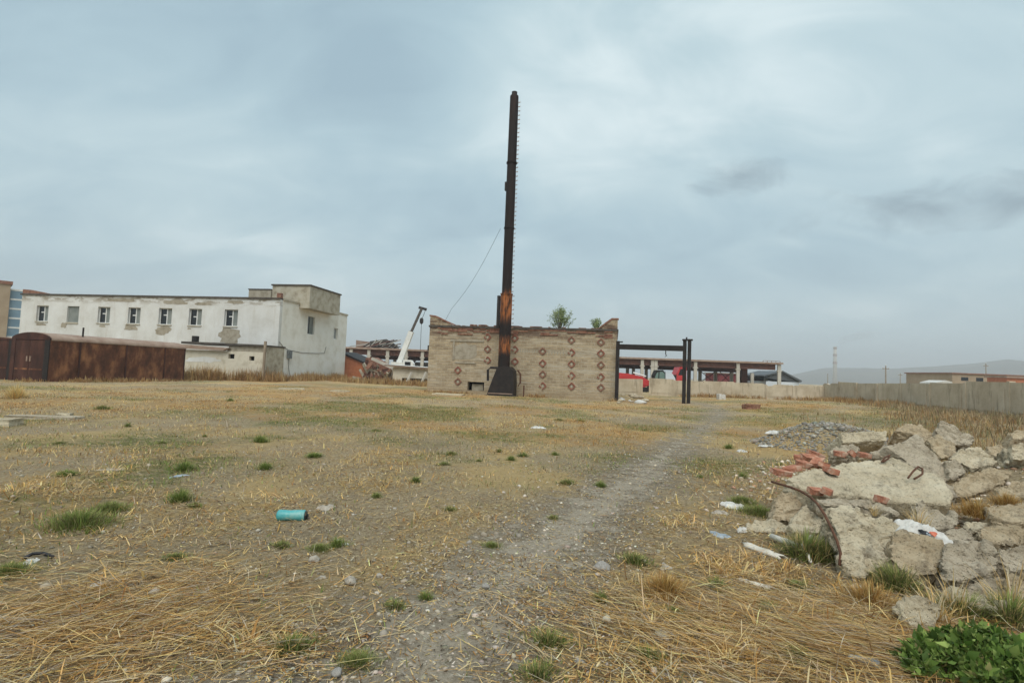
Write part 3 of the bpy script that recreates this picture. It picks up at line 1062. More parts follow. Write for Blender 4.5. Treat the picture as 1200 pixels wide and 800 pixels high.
# rusty barrel-roofed garages
def garage(name, label, o, w, length, wall_h, rise, seed):
    t = thing(name, label, 'garage', (o[0], o[1], TH(*o)), RZ)
    rr = random.Random(seed)
    # side wall panels along the depth (right side): separate sheets with ribs
    n = 4
    ys = [0.0, 1.75, 4.9, 8.0, length] if length > 9 else list(np.linspace(0, length, n + 1))
    for i in range(n):
        a, b = ys[i] + 0.02, ys[i + 1] - 0.02
        MB().box(-0.05 + 0.012 * rr.random(), 0.012 * rr.random(), a, b, -0.2, wall_h).build('side_panel', 'rust_red', t)
        MB().box(0.0, 0.06, b - 0.02, b + 0.06, -0.2, wall_h - 0.02).build('rib', 'rust_dark', t)
    MB().box(-w, -w + 0.05, 0.02, length, -0.2, wall_h).build('side_panel', 'rust_red', t)
    MB().box(-w + 0.05, -0.05, length - 0.05, length, -0.2, wall_h).build('back_panel', 'rust_dark', t)
    # arched front
    arch = [(-w / 2 + (w / 2 + 0.06) * math.cos(a), wall_h + rise * math.sin(a)) for a in np.linspace(0, math.pi, 13)]
    MB().prism([(0.0, wall_h)] + arch[1:-1] + [(-w, wall_h)], -0.04, 0.04).build('front_arch', 'rust_dark', t)
    MB().box(-w, -w + 0.3, -0.045, 0.0, -0.2, wall_h - 0.002).build('front_jamb', 'rust_dark', t)
    MB().box(-0.34, -0.0, -0.045, 0.0, -0.2, wall_h - 0.002).build('front_jamb', 'black_steel', t)  # this jamb is coloured black to paint in the corner's shadow strip
    for s in (0, 1):
        x0 = -w + 0.31 + s * (w - 0.66) / 2
        x1 = x0 + (w - 0.66) / 2 - 0.02
        d = MB().box(x0, x1, -0.02, 0.02, -0.1, wall_h - 0.03).build('door', 'rust_dark', t)
        MB().box((x1 - 0.16) if s == 0 else x0 + 0.06, (x1 - 0.08) if s == 0 else x0 + 0.14, -0.06, -0.021, 1.15, 1.45).build('handle', 'rust_roof', d)
        MB().box(x0 + 0.05, x1 - 0.05, -0.035, -0.021, 0.65, 0.75).build('brace', 'rust_red', d)
    # barrel roof as a thick shell
    outer = [(x, z + 0.03) for x, z in arch]; inner = [(x * 0.985 - 0.02, z - 0.03) for x, z in arch][::-1]
    mb = MB()
    N = len(outer)
    ring = outer + inner
    mb.prism(ring, 0.045, length + 0.1)
    mb.f = mb.f[2:]
    for yy in (0, len(ring)):
        for i in range(N - 1):
            mb.f.append((yy + i, yy + i + 1, yy + 2 * N - 2 - i, yy + 2 * N - 1 - i))
    mb.build('roof', 'rust_roof', t, smooth=False)
    return t


g0 = (-26.75, 30.7)
garage('rusty_garage', 'long rust red metal garage with an arched front and pale barrel roof', g0, 2.75, 9.8, 2.42, 0.42, 1)
g1 = Vector((g0[0], g0[1], 0)) - UX * 2.95 + VY * 0.25
garage('rusty_garage', 'dark rusty metal garage cut off by the left edge of the picture', (g1.x, g1.y), 3.2, 8.0, 2.35, 0.16, 2)
_s = Vector((g0[0], g0[1], 0)) + VY * 2.2 - UX * 0.4
o = MB().tube([(_s.x, _s.y, 2.55), (_s.x, _s.y, 3.35)], 0.05, 6).build('stove_pipe', 'black_steel')
tag(o, 'short thin black pipe standing on the pale barrel roof of the rusty garage', 'pipe')


# tall tan block with blue stair strip at the left edge
def left_block():
    rz = R(46)
    p = at(19, 400, 84)
    t = thing('tan_block', 'tall tan block with a blue glazed strip at the far left edge', 'building', (p.x, p.y, 0), rz)
    f = local_of((p.x, p.y), rz)
    H = f(8, 333)[1]
    MB().box(-16, -1.2, 0, 12, -0.3, H).build('wall', 'tan_facade', t)
    MB().box(-16.2, -1.0, -0.2, 12.2, H, H + 0.5).build('cornice', 'dark_brick', t)
    MB().box(-1.2, 0.6, 0.6, 11.5, -0.3, H - 0.6).build('stair_strip', 'blue_panel', t)
    for k in range(6):
        MB().box(-1.1, 0.64, 0.55, 0.6, 4 + k * 1.5, 4.25 + k * 1.5).build('strip_band', 'white_paint', t)
    for zz in (5.5, 8.6):
        for xx in (-3.0, -5.6):
            w = MB().box(xx - 0.5, xx + 0.5, -0.03, 0.0, zz, zz + 1.4).build('window', 'window_frame', t)
            MB().box(xx - 0.42, xx + 0.42, -0.045, -0.031, zz + 0.08, zz + 1.32).build('pane', 'dark_glass', w)


left_block()


# ------------------------------------------------------------------ brick boiler house
BR_L = Vector((-5.95, 38.0, 0))


def boiler_house():
    o = (BR_L.x, BR_L.y)
    t = thing('brick_boiler_house', 'low flat roofed tan brick ruin with diamond ornaments behind the rusty stack', 'building', (o[0], o[1], 0), RZ)
    f = local_of(o, RZ)
    W = f(722.3, 440)[0]
    H = 4.62
    D = 9.0
    a = f(548, 447); b = f(567, 458)
    holes = [(a[0], b[0], max(b[1], 0.12), a[1])]
    build_wall('front_wall', wall_mb(0, W, -0.3, H, 0, 0.45, holes), 'worn_brick', t)
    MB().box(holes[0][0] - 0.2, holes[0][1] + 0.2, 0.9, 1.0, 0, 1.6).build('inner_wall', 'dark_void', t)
    MB().box(holes[0][0] + 0.25, holes[0][1] - 0.15, 0.3, 0.6, holes[0][2], holes[0][2] + 0.45).build('fallen_block', 'dirty_block', t)
    MB().box(0, 0.45, 0.45, D, -0.3, H).build('left_wall', 'worn_brick', t)
    MB().box(W - 0.45, W, 0.45, D, -0.3, H).build('right_wall', 'worn_brick', t)
    MB().box(0.45, W - 0.45, D - 0.45, D, -0.3, H).build('back_wall', 'worn_brick', t)
    MB().box(-0.06, W + 0.06, -0.08, D + 0.1, H + 0.003, H + 0.13).build('roof', 'roof_felt', t)
    # ragged brick course under the roof edge
    rr = random.Random(5)
    rb = MB()
    x = 0.05
    while x < W - 0.3:
        w = 0.25 + rr.random() * 0.5
        for zr in range(5):
            if rr.random() < 0.72 - 0.13 * zr:
                z = H - 0.1 * (zr + 1)
                rb.box(x, x + w - 0.02, -0.02 - 0.05 * rr.random(), 0.0, z, z + 0.088)
        x += w
    tag(rb.build('ragged_course', 'dark_brick', t), kind='stuff')
    rb = MB()
    for k in range(46):
        x = rr.uniform(0.1, W - 0.4); w = rr.uniform(0.12, 0.5)
        rb.box(x, x + w, -0.02, 0.3, H + 0.131, H + 0.131 + rr.uniform(0.03, 0.13) * (1 if 2 < x < 6.5 else 0.6))
    tag(rb.build('roof_debris', 'dark_brick', t), kind='stuff')
    # raised corners of the side walls
    c0 = f(508, 370.5)[1]
    c1 = f(722, 374.5)[1]
    MB().prism([(0.0, H + 0.132), (1.75, H + 0.132), (1.0, H + 0.132 + (c0 - H) * 0.42), (0.4, c0 - 0.05), (0, c0)], -0.02, 0.4).build('corner_parapet', 'worn_brick', t)
    MB().prism([(-0.05, c0 + 0.002), (0.4, c0 - 0.05), (1.0, H + 0.134 + (c0 - H) * 0.42), (1.85, H + 0.134), (1.85, H + 0.22), (1.05, H + 0.22 + (c0 - H) * 0.42), (0.42, c0 + 0.05), (-0.05, c0 + 0.1)], -0.06, 0.44).build('parapet_cap', 'dark_brick', t)
    MB().prism([(W, H + 0.132), (W, c1), (W - 0.35, c1), (W - 0.75, H + 0.132 + (c1 - H) * 0.45), (W - 1.2, H + 0.132)], -0.02, 0.4).build('corner_parapet', 'worn_brick', t)
    MB().prism([(W + 0.06, c1 + 0.002), (W + 0.06, c1 + 0.1), (W - 0.4, c1 + 0.1), (W - 0.8, H + 0.24 + (c1 - H) * 0.45), (W - 1.25, H + 0.2), (W - 1.25, H + 0.134), (W - 0.75, H + 0.136 + (c1 - H) * 0.45), (W - 0.35, c1 + 0.002)], -0.06, 0.44).build('parapet_cap', 'dark_brick', t)
    # diamonds: frames of small red bricks standing proud, with a pale heart
    cols = [(536.7, (433.7, 447)), (571.5, (395, 409, 422)), (603.5, (396, 409.5, 423.5)), (636, (411.5, 425.5, 438.5, 452)),
            (669.8, (398.5, 413, 426.5, 440, 452.5)), (704.2, (401, 414, 427.5, 441.5, 454))]
    s = 0.235
    dm, hm = [], None
    for v in range(3):
        rv = random.Random(40 + v)
        dmb = MB()
        for q in range(4):
            for k in range(2):
                if rv.random() < 0.1 * v:
                    continue
                a0 = math.pi / 2 * q; a1 = a0 + math.pi / 2
                p0 = Vector((math.cos(a0), 0, math.sin(a0))) * s; p1 = Vector((math.cos(a1), 0, math.sin(a1))) * s
                A = p0.lerp(p1, k * 0.5 - 0.02); B = p0.lerp(p1, k * 0.5 + 0.49)
                dmb.bar(A, B, 0.07 + 0.02 * rv.random(), 0.06 + 0.012 * rv.random(), up=(0, 1, 0))
        dm.append(dmb.mesh('diamond', ('diamond_brick', 'dark_brick', 'diamond_brick')[v]))
    hm = MB().prism([(0.1, 0), (0, 0.1), (-0.1, 0), (0, -0.1)], -0.02, 0.0).mesh('diamond_heart', 'dirty_block')
    k = 0
    for px, ys in cols:
        for py in ys:
            x, z = f(px, py)
            d = link('diamond', dm[(k * 7 + k // 3) % 3], t)
            d.location = (x, -0.03, z)
            h = link('diamond_heart', hm, d)
            h.location = (0, 0.028, 0)
            k += 1
    # bricked-up window: rough panel under a broken lintel
    x, z = f(545, 412)
    MB().prism([(x + p, z + q) for p, q in patch(0.95, 0.62, 16, 0.25, 9)], -0.015, 0.05).build('blocked_window', 'exposed_plaster', t)
    MB().box(x - 1.1, x + 1.35, -0.06, 0.05, z + 0.72, z + 0.83).build('lintel', 'exposed_plaster', t)
    MB().box(x - 0.9, x - 0.78, -0.05, 0.05, z - 0.6, z + 0.71).build('jamb_crack', 'exposed_plaster', t)
    MB().box(x - 0.7, x + 0.8, -0.05, 0.05, z - 0.82, z - 0.73).build('sill', 'exposed_plaster', t)
    # soldier course of dark brick slots
    slot = MB().box(-0.035, 0.035, -0.02, 0.02, -0.11, 0.11).mesh('slot_brick', 'exposed_plaster')
    for px0, px1, py0, py1, n in ((607, 632, 410.5, 411.5, 10), (640, 667, 413, 414, 9)):
        for k in range(n):
            u = k / (n - 1)
            x, z = f(px0 + (px1 - px0) * u, py0 + (py1 - py0) * u)
            s_ = link('slot_brick', slot, t)
            s_.location = (x, 0, z)
    # iron bracket at left edge
    MB().box(-0.14, 0.0, 0.1, 0.25, 2.9, 3.3).build('iron_bracket', 'black_steel', t)
    return t, f, W, H


boiler, f_boiler, BW, BH = boiler_house()


# rusty boiler stack
def stack():
    p = at(590, 440, 36.05)
    o = (p.x, p.y)
    t = thing('rusty_smokestack', 'tall dark rusty steel smokestack in front of the brick ruin', 'smokestack', (o[0], o[1], 0), RZ)
    top = at(603, 108, 36.05).z
    z1 = at(594, 345, 36.05).z
    sp = MB().lathe([(0.40, 1.4), (0.40, z1), (0.335, z1 + 0.02), (0.33, z1 + 5), (0.30, top - 0.35), (0.29, top - 0.3)], 20).build('flue', 'stack_rust', t, smooth=False)
    MB().lathe([(0.19, top - 0.3), (0.2, top - 0.02), (0.16, top)], 14).build('cap', 'black_steel', sp)
    for z in (z1, z1 + 4.6, z1 + 9.2):
        MB().lathe([(0.36, z - 0.05), (0.43 if z == z1 else 0.375, z - 0.04), (0.43 if z == z1 else 0.375, z + 0.05), (0.33, z + 0.06)], 20).build('flange', 'stack_rust', t)
    # parallel down-pipe on the left, and a stub bracket higher up
    MB().lathe([(0.12, 4.6), (0.12, z1 - 0.1)], 10, Matrix.Translation((-0.52, -0.05, 0))).build('side_pipe', 'black_steel', t)
    zz = at(597, 215, 36.05).z
    MB().box(-0.42, -0.28, -0.1, 0.1, zz - 0.5, zz + 0.1).build('lug', 'black_steel', t)
    # climbing pegs up the right side
    peg = MB().bar((0, 0, 0), (0.13, 0, 0), 0.04, 0.04).bar((0.13, 0, -0.02), (0.13, 0, 0.06), 0.035, 0.035).mesh('climbing_peg', 'rust_roof')
    z = z1 - 2.6
    while z < top - 0.5:
        k = link('climbing_peg', peg, t)
        k.location = (0.395 if z < z1 else 0.30, 0, z)
        z += 0.31
    # fire hood at the foot
    MB().prism([(-0.98, 0.02), (0.82, -0.12), (0.84, 0.9), (0.78, 1.7), (0.55, 1.95), (0.05, 2.0), (-0.34, 1.85), (-0.62, 1.1)], -0.62, 0.55).build('fire_hood', 'black_steel', t)
    MB().box(-1.06, 0.95, -0.7, 0.6, -0.2, 0.03).build('plinth', 'roof_felt', t)
    MB().box(-0.9, 0.78, -0.68, -0.622, 0.12, 0.18).build('hood_rim', 'rust_roof', t)
    MB().tube([(-1.05, -0.1, 0.95), (-1.08, -0.1, 1.7), (-0.9, -0.1, 1.86), (-0.2, -0.1, 1.86)], 0.085, 8).build('bent_pipe', 'black_steel', t)
    MB().tube([(0.98, -0.1, 1.75), (1.18, -0.1, 1.5), (1.2, -0.1, 0.9), (1.05, -0.1, 0.7)], 0.06, 8).build('bent_pipe', 'rust_rod', t)
    MB().box(1.42, 1.5, -0.2, -0.12, -0.1, 0.75).build('stake', 'rust_rod', t)
    # guy wire down to the roof of the ruin
    a = at(586.5, 268, 36.05); b = at(529, 362, 41.5)
    inv = Matrix.Rotation(-RZ, 4, 'Z') @ Matrix.Translation((-o[0], -o[1], 0))
    pts = []
    for k in range(9):
        u = k / 8
        q = a.lerp(b, u); q.z -= 0.5 * math.sin(math.pi * u)
        pts.append(inv @ q)
    q = inv @ Vector((b.x - 0.9, b.y + 0.6, BH + 0.1)); pts.append(q)
    MB().tube(pts, 0.013, 4).build('guy_wire', 'black_steel', t)


stack()


# black steel gate frame
def gate():
    p = at(723.5, 440, 35.0)
    t = thing('gate_frame', 'black steel gate frame between the brick ruin and the twin posts', 'gate', (p.x, p.y, 0), 0)
    q = at(805, 440, 33.0)
    dx, dy = q.x - p.x, q.y - p.y
    top = at(805, 401, 33.0).z
    rot = math.atan2(dy, dx)
    t.rotation_euler = (0, 0, rot)
    L = math.hypot(dx, dy)
    MB().box(-0.12, 0.08, -0.1, 0.1, -0.2, top + 0.05).build('post', 'black_steel', t)
    MB().box(0.081, 0.3, -0.05, 0.05, top - 0.05, top + 0.03).build('post_hook', 'black_steel', t)
    for x in (L - 0.16, L + 0.12):
        MB().box(x - 0.1, x + 0.1, -0.1, 0.1, -0.2, top + 0.1).build('post', 'black_steel', t)
    MB().box(L - 0.3, L + 0.3, -0.14, 0.14, top + 0.102, top + 0.2).build('post_cap', 'black_steel', t)
    MB().box(L - 0.1, L - 0.02, -0.04, 0.04, top + 0.2, top + 0.32).build('cap_stud', 'black_steel', t)
    MB().prism([(0.081, top - 0.5), (L - 0.262, top - 0.56), (L - 0.262, top - 0.22), (0.081, top - 0.16)], -0.1, 0.1).build('top_beam', 'black_steel', t)
    x = L * 0.7
    MB().tube([(x, 0, top - 0.55), (x, 0, top - 0.78), (x + 0.07, 0, top - 0.86), (x - 0.03, 0, top - 0.92)], 0.03, 6).build('hook', 'black_steel', t)


gate()


# ------------------------------------------------------------------ concrete fences
def fence(name, label, start, direction, widths, h0, h1, seed, mat='fence_concrete'):
    t = thing(name, label, 'fence', (start[0], start[1], 0), 0)
    rr = random.Random(seed)
    d = Vector((direction[0], direction[1], 0)).normalized()
    ang = math.atan2(d.y, d.x)
    t.rotation_euler = (0, 0, ang)
    s = 0.0
    tot = sum(widths)
    for i, w in enumerate(widths):
        hh = h0 + (h1 - h0) * (s + w / 2) / tot
        c = Vector(start).to_3d() + d * (s + w / 2)
        g = TH(c.x, c.y)
        top = hh + rr.uniform(-0.07, 0.05)
        tl, tr = top + rr.uniform(-0.03, 0.03), top + rr.uniform(-0.03, 0.03)
        pr = [(s + 0.04, -0.3 + g), (s + w - 0.04, -0.3 + g), (s + w - 0.04, tr)]
        if rr.random() < 0.4:          # chipped upper edge
            a = rr.uniform(0.25, 0.7)
            pr += [(s + w * (a + 0.2), tr), (s + w * (a + 0.13), tr - 0.12), (s + w * a, tr - 0.09), (s + w * (a - 0.08), tl)]
        pr += [(s + 0.04, tl)]
        yo = rr.uniform(-0.03, 0.03)
        o = MB().prism(pr, -0.07 + yo, 0.07 + yo).build('panel', mat, t)
        # recessed field frame cast into each panel
        MB().prism([(s + 0.25, g + 0.25), (s + w - 0.25, g + 0.25), (s + w - 0.25, tl - 0.3), (s + 0.25, tl - 0.3)], 0.07 + yo, 0.095 + yo).build('panel_field', mat, o)
        MB().prism([(s + 0.25, g + 0.25), (s + w - 0.25, g + 0.25), (s + w - 0.25, tl - 0.3), (s + 0.25, tl - 0.3)], -0.095 + yo, -0.07 + yo).build('panel_field', mat, o)
        MB().box(s - 0.09, s + 0.09, -0.12, 0.12, g - 0.3, top - rr.uniform(-0.05, 0.1)).build('post', mat, t)
        s += w
    return t


CORNER = Vector((26.1, 44.0))
fence('concrete_fence', 'far run of low grey concrete panels right of the twin gate posts', CORNER, -UX.xy, [2.4] * 5 + [2.2], 1.46, 1.5, 3)
fence('concrete_fence', 'long concrete panel fence running behind the rubble to the right edge', CORNER, -VY.xy, [3.0] * 13, 1.72, 2.25, 4)
p = at(752, 450, 47.3)
fence('concrete_fence', 'short pale concrete panel seen through the gate beside the ruin', (p.x, p.y), -UX.xy, [2.2, 2.2], 1.45, 1.45, 8)


# ------------------------------------------------------------------ works yard behind
def canopy():
    """long stripped industrial shed: concrete columns, rusty girders, flat roof"""
    pL = at(398, 420, 98.5); pR = at(915, 440, 94.0)
    d = Vector((pR.x - pL.x, pR.y - pL.y, 0)); L = d.length
    ang = math.atan2(d.y, d.x)
    t = thing('stripped_shed', 'long stripped shed of pale columns under a rusty roof behind the ruin', 'building', (pL.x, pL.y, 0), ang)
    f = local_of((pL.x, pL.y), ang)
    top = 5.05
    MB().box(-0.5, L, 0.0, 18, top - 0.28, top).build('roof', 'girder_rust', t)
    MB().box(-0.5, L + 0.3, -0.3, 0.0, top - 0.22, top + 0.08).build('fascia', 'rust_roof', t)
    for y in (0.35, 17.2):
        MB().box(-0.5, L - 0.8, y, y + 0.4, top - 1.25 if y < 1 else top - 1.7, top - 0.282).build('girder', 'girder_rust', t)
    k = 0
    xs = [f(px, 435)[0] for px in (410, 431, 453, 475, 494)] + [f(px, 435)[0] for px in (530, 560, 592, 625, 655, 690)] + [f(px, 440)[0] for px in (752.5, 764.5, 768.5, 815, 865, 913.5)]
    for x in xs:
        MB().box(x - 0.28, x + 0.28, -0.02, 0.34, -0.2, top - 0.3).build('column', 'far_concrete', t)
        MB().box(x - 0.42, x + 0.42, -0.06, 0.345, top - 1.5, top - 1.3).build('corbel', 'far_concrete', t)
    for px in (420, 440, 462, 484, 504, 735, 742, 757, 820, 838, 857, 881, 897):
        x = f(px, 440, 17)[0]
        MB().box(x - 0.3, x + 0.3, 16.6, 17.1, -0.2, top - 1.7).build('column', 'far_concrete', t)
    # cross bracing between rear columns
    for a, b in ((820, 838), (843, 857), (477, 487), (492, 504)):
        x0, x1 = f(a, 440, 16.5)[0], f(b, 440, 16.5)[0]
        MB().bar((x0, 16.4, 0.9), (x1, 16.4, 3.4), 0.13).build('brace', 'girder_rust', t)
        MB().bar((x1, 16.25, 0.9), (x0, 16.25, 3.4), 0.13).build('brace', 'girder_rust', t)
    # dark stub between columns
    x0, x1 = f(869, 440, 6)[0], f(876, 440, 6)[0]
    MB().box(x0, x1, 6, 7, -0.2, top - 0.3).build('dark_pier', 'girder_rust', t)
    # rail on the roof edge
    xa = f(895, 421)[0]
    MB().bar((xa, 0.3, top + 0.35), (L, 0.3, top + 0.32), 0.08).build('roof_rail', 'rust_roof', t)
    for k in range(5):
        x = xa + (L - xa) * k / 4
        MB().bar((x, 0.3, top), (x, 0.3, top + 0.3), 0.08).build('rail_post', 'rust_roof', t)
    # pale infill wall in the bays left
    for a, b in ((478, 506), (432, 452)):
        x0, x1 = f(a, 425, 17.5)[0], f(b, 425, 17.5)[0]
        MB().box(x0, x1, 17.6, 17.8, -0.2, 3.0).build('infill_wall', 'pale_sheet', t)
    # twisted roof trusses lying on the left end
    rr = random.Random(3)
    for k in range(16):
        xa, za = f(rr.uniform(405, 440), 406)[0], top + rr.uniform(0.05, 0.3)
        MB().bar((xa, rr.uniform(1, 5), za), (xa + rr.uniform(2, 5.5), rr.uniform(1, 5), top + rr.uniform(0.3, 1.9)), 0.16).build('fallen_truss', ('girder_rust', 'far_concrete', 'black_steel')[k % 3], t)
    MB().prism([(f(404, 400)[0], top), (f(432, 400)[0], top), (f(431, 400)[0], top + 1.3), (f(404, 400)[0], top + 1.7)], 6, 10).build('roof_hutch', 'rust_roof', t)
    xs = [f(q, 404)[0] for q in (425, 445, 459, 461)]
    MB().prism([(xs[0], top + 0.01), (xs[3], top + 0.01), (xs[2], top + 0.8), (xs[1], top + 2.0), (xs[0], top + 1.5)], 4, 4.3).build('collapsed_sheet', 'roof_felt', t)
    for k in range(6):
        u = k / 5
        MB().bar((xs[0] + (xs[2] - xs[0]) * u, 3.9, top + 0.1), (xs[0] + (xs[2] - xs[0]) * min(1, u + 0.25), 3.9, top + 1.9 - 0.9 * u), 0.14).build('roof_batten', 'far_concrete', t)


canopy()


def orange_shed():
    p = at(402, 440, 64.5)
    t = thing('orange_brick_shed', 'small orange brick shed with a slanting roof beside the white building', 'shed', (p.x, p.y, 0), RZ)
    f = local_of((p.x, p.y), RZ)
    xr = f(424.5, 435)[0]
    zl, zr = f(404, 414)[1], f(426, 425)[1]
    MB().prism([(-0.4, -0.2), (xr, -0.2), (xr, zr), (-0.4, zl)], 0, 4).build('wall', 'orange_wall', t)
    MB().prism([(-0.5, zl + 0.02), (xr + 0.35, zr - 0.14), (xr + 0.35, zr + 0.08), (-0.5, zl + 0.24)], -0.2, 4.2).build('roof', 'black_steel', t)


def timber_heap():
    p = at(443, 446, 60)
    t = thing('collapsed_timber_heap', 'heap of collapsed beams and boards left of the crane', 'debris heap', (p.x, p.y, 0), 0)
    rr = random.Random(12)
    f = local_of((p.x, p.y), 0)
    core = []
    MB().prism([(f(424, 440)[0], -0.1), (f(463, 440)[0], -0.1), (f(461, 436)[0], 0.9), (f(450, 428)[0], 1.9), (f(436, 420)[0], 2.7), (f(427, 420)[0], 2.6)], 0.6, 3.0).build('rubble_core', 'dark_brick', t)
    beam = [MB().box(-0.09, 0.09, -0.07, 0.07, 0, L).mesh('beam', m) for L, m in ((1.3, 'dark_brick'), (1.9, 'timber'), (1.6, 'dirty_block'), (1.0, 'girder_rust'))]
    for k in range(46):
        b = link('beam', beam[k % 4], t)
        px = rr.uniform(424, 458); lim = 445 - (446 - np.interp(px, [424, 436, 450, 462], [418, 420, 430, 440])) * rr.random()
        x, z = f(px, lim)
        b.location = (x, rr.uniform(-0.4, 0.5), max(0.05, z - 0.5))
        b.rotation_euler = (rr.uniform(-0.7, 0.7), rr.choice((-1, 1)) * rr.uniform(0.5, 1.8), rr.uniform(-0.8, 0.8)); b.scale = (rr.uniform(0.7, 2.4), 1, rr.uniform(0.5, 1.0))
    # fallen pale board leaning down to the right
    a, b_ = f(437, 420), f(466, 433)
    MB().bar((a[0], -0.6, a[1]), (b_[0], -0.6, b_[1]), 0.15, 0.32).build('leaning_board', 'far_concrete', t)


def tan_lean_to():
    p = at(462, 446, 57)
    t = thing('tan_lean_to', 'low tan lean-to with a pale roof edge left of the brick ruin', 'shed', (p.x, p.y, 0), RZ)
    f = local_of((p.x, p.y), RZ)
    xr = f(512, 440)[0]
    zl, zr = f(462, 429.5)[1], f(508, 433)[1]
    MB().prism([(-0.2, -0.2), (xr, -0.2), (xr, zr), (-0.2, zl)], 0, 3.4).build('wall', 'cream_plaster', t)
    MB().prism([(-1.0, zl + 0.05), (xr + 0.2, zr), (xr + 0.2, zr + 0.14), (-1.0, zl + 0.19)], -0.5, 3.6).build('roof', 'rust_roof', t)
    MB().prism([(-1.0, zl + 0.2), (xr + 0.2, zr + 0.15), (xr + 0.2, zr + 0.19), (-1.0, zl + 0.24)], -0.55, 3.6).build('roof_edge', 'white_paint', t)
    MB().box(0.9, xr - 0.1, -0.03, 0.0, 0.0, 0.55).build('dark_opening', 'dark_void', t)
    for px0, px1 in ((484, 480), (501, 497)):
        x0, x1 = f(px0, 436)[0], f(px1, 447)[0]
        MB().bar((x0, -0.4, f(px0, 436)[1]), (x1, -0.9, 0.0), 0.18).build('prop', 'far_concrete', t)


orange_shed(); timber_heap(); tan_lean_to()


def crane():
    p = at(466, 440, 84)
    t = thing('mobile_crane', 'mobile crane with a white and black telescopic boom raised over the yard', 'crane', (p.x, p.y, 0), 0)
    f = local_of((p.x, p.y), 0)
    # boom sections
    a, b, c = f(467, 428), f(481.5, 390), f(494.5, 361)
    A, B, C = Vector((a[0], 0, a[1])), Vector((b[0], 0, b[1])), Vector((c[0], 0, c[1]))
    MB().bar(A, B + (B - A) * 0.04, 0.75, 0.95, up=(0, 1, 0)).build('boom_base', 'white_paint', t)
    MB().bar(B, C, 0.34, 0.42, up=(0, 1, 0)).build('boom_tip', 'roof_felt', t)
    MB().bar(B - (B - A) * 0.02, B + (C - B) * 0.06, 0.7, 0.9, up=(0, 1, 0)).build('boom_collar', 'roof_felt', t)
    MB().bar(C + Vector((-0.5, 0, 0.1)), C + Vector((0.75, 0, -0.2)), 0.3, 0.4).build('boom_head', 'black_steel', t)
    h = f(494, 376)
    MB().tube([C + Vector((0.6, 0, -0.2)), (h[0] + 0.1, 0, h[1] + 0.4)], 0.04, 5).tube([(h[0], 0, h[1]), (f(492.5, 410)[0], 0, f(492.5, 410)[1])], 0.035, 5).build('hoist_rope', 'black_steel', t)
    MB().lathe([(0.1, -0.5), (0.3, -0.25), (0.3, 0.3), (0.12, 0.5)], 8, Matrix.Translation((h[0], 0, h[1]))).build('hook_block', 'black_steel', t)
    # upper works and carrier
    MB().box(-0.9, 2.2, -1.1, 1.1, 1.4, 2.5).build('turntable', 'white_paint', t)
    cab = MB().prism([(1.0, 1.3), (2.6, 1.3), (2.6, 2.4), (2.2, 2.9), (1.0, 2.9)], -1.3, -1.12).prism([(1.0, 1.3), (2.6, 1.3), (2.6, 2.4), (2.2, 2.9), (1.0, 2.9)], -1.1, 0.2).build('operator_cab', 'white_paint', t)
    MB().box(1.3, 2.2, -1.33, -1.305, 1.9, 2.6).build('pane', 'dark_glass', cab)
    MB().box(-3.5, 5.5, -1.2, 1.2, 0.75, 1.3).build('carrier', 'white_paint', t)
    for x in (-2.6, -1.3, 2.8, 4.2):
        for y in (-1.25, 0.95):
            w = MB().lathe([(0.5, 0), (0.55, 0.05), (0.55, 0.25), (0.5, 0.3)], 14, Matrix.Translation((x, y, 0.55)) @ Matrix.Rotation(R(-90), 4, 'X')).build('wheel', 'dark_rubber', t)
    MB().bar((0.2, 0, 2.2), A.lerp(B, 0.5), 0.22).build('lift_ram', 'black_steel', t)


crane()


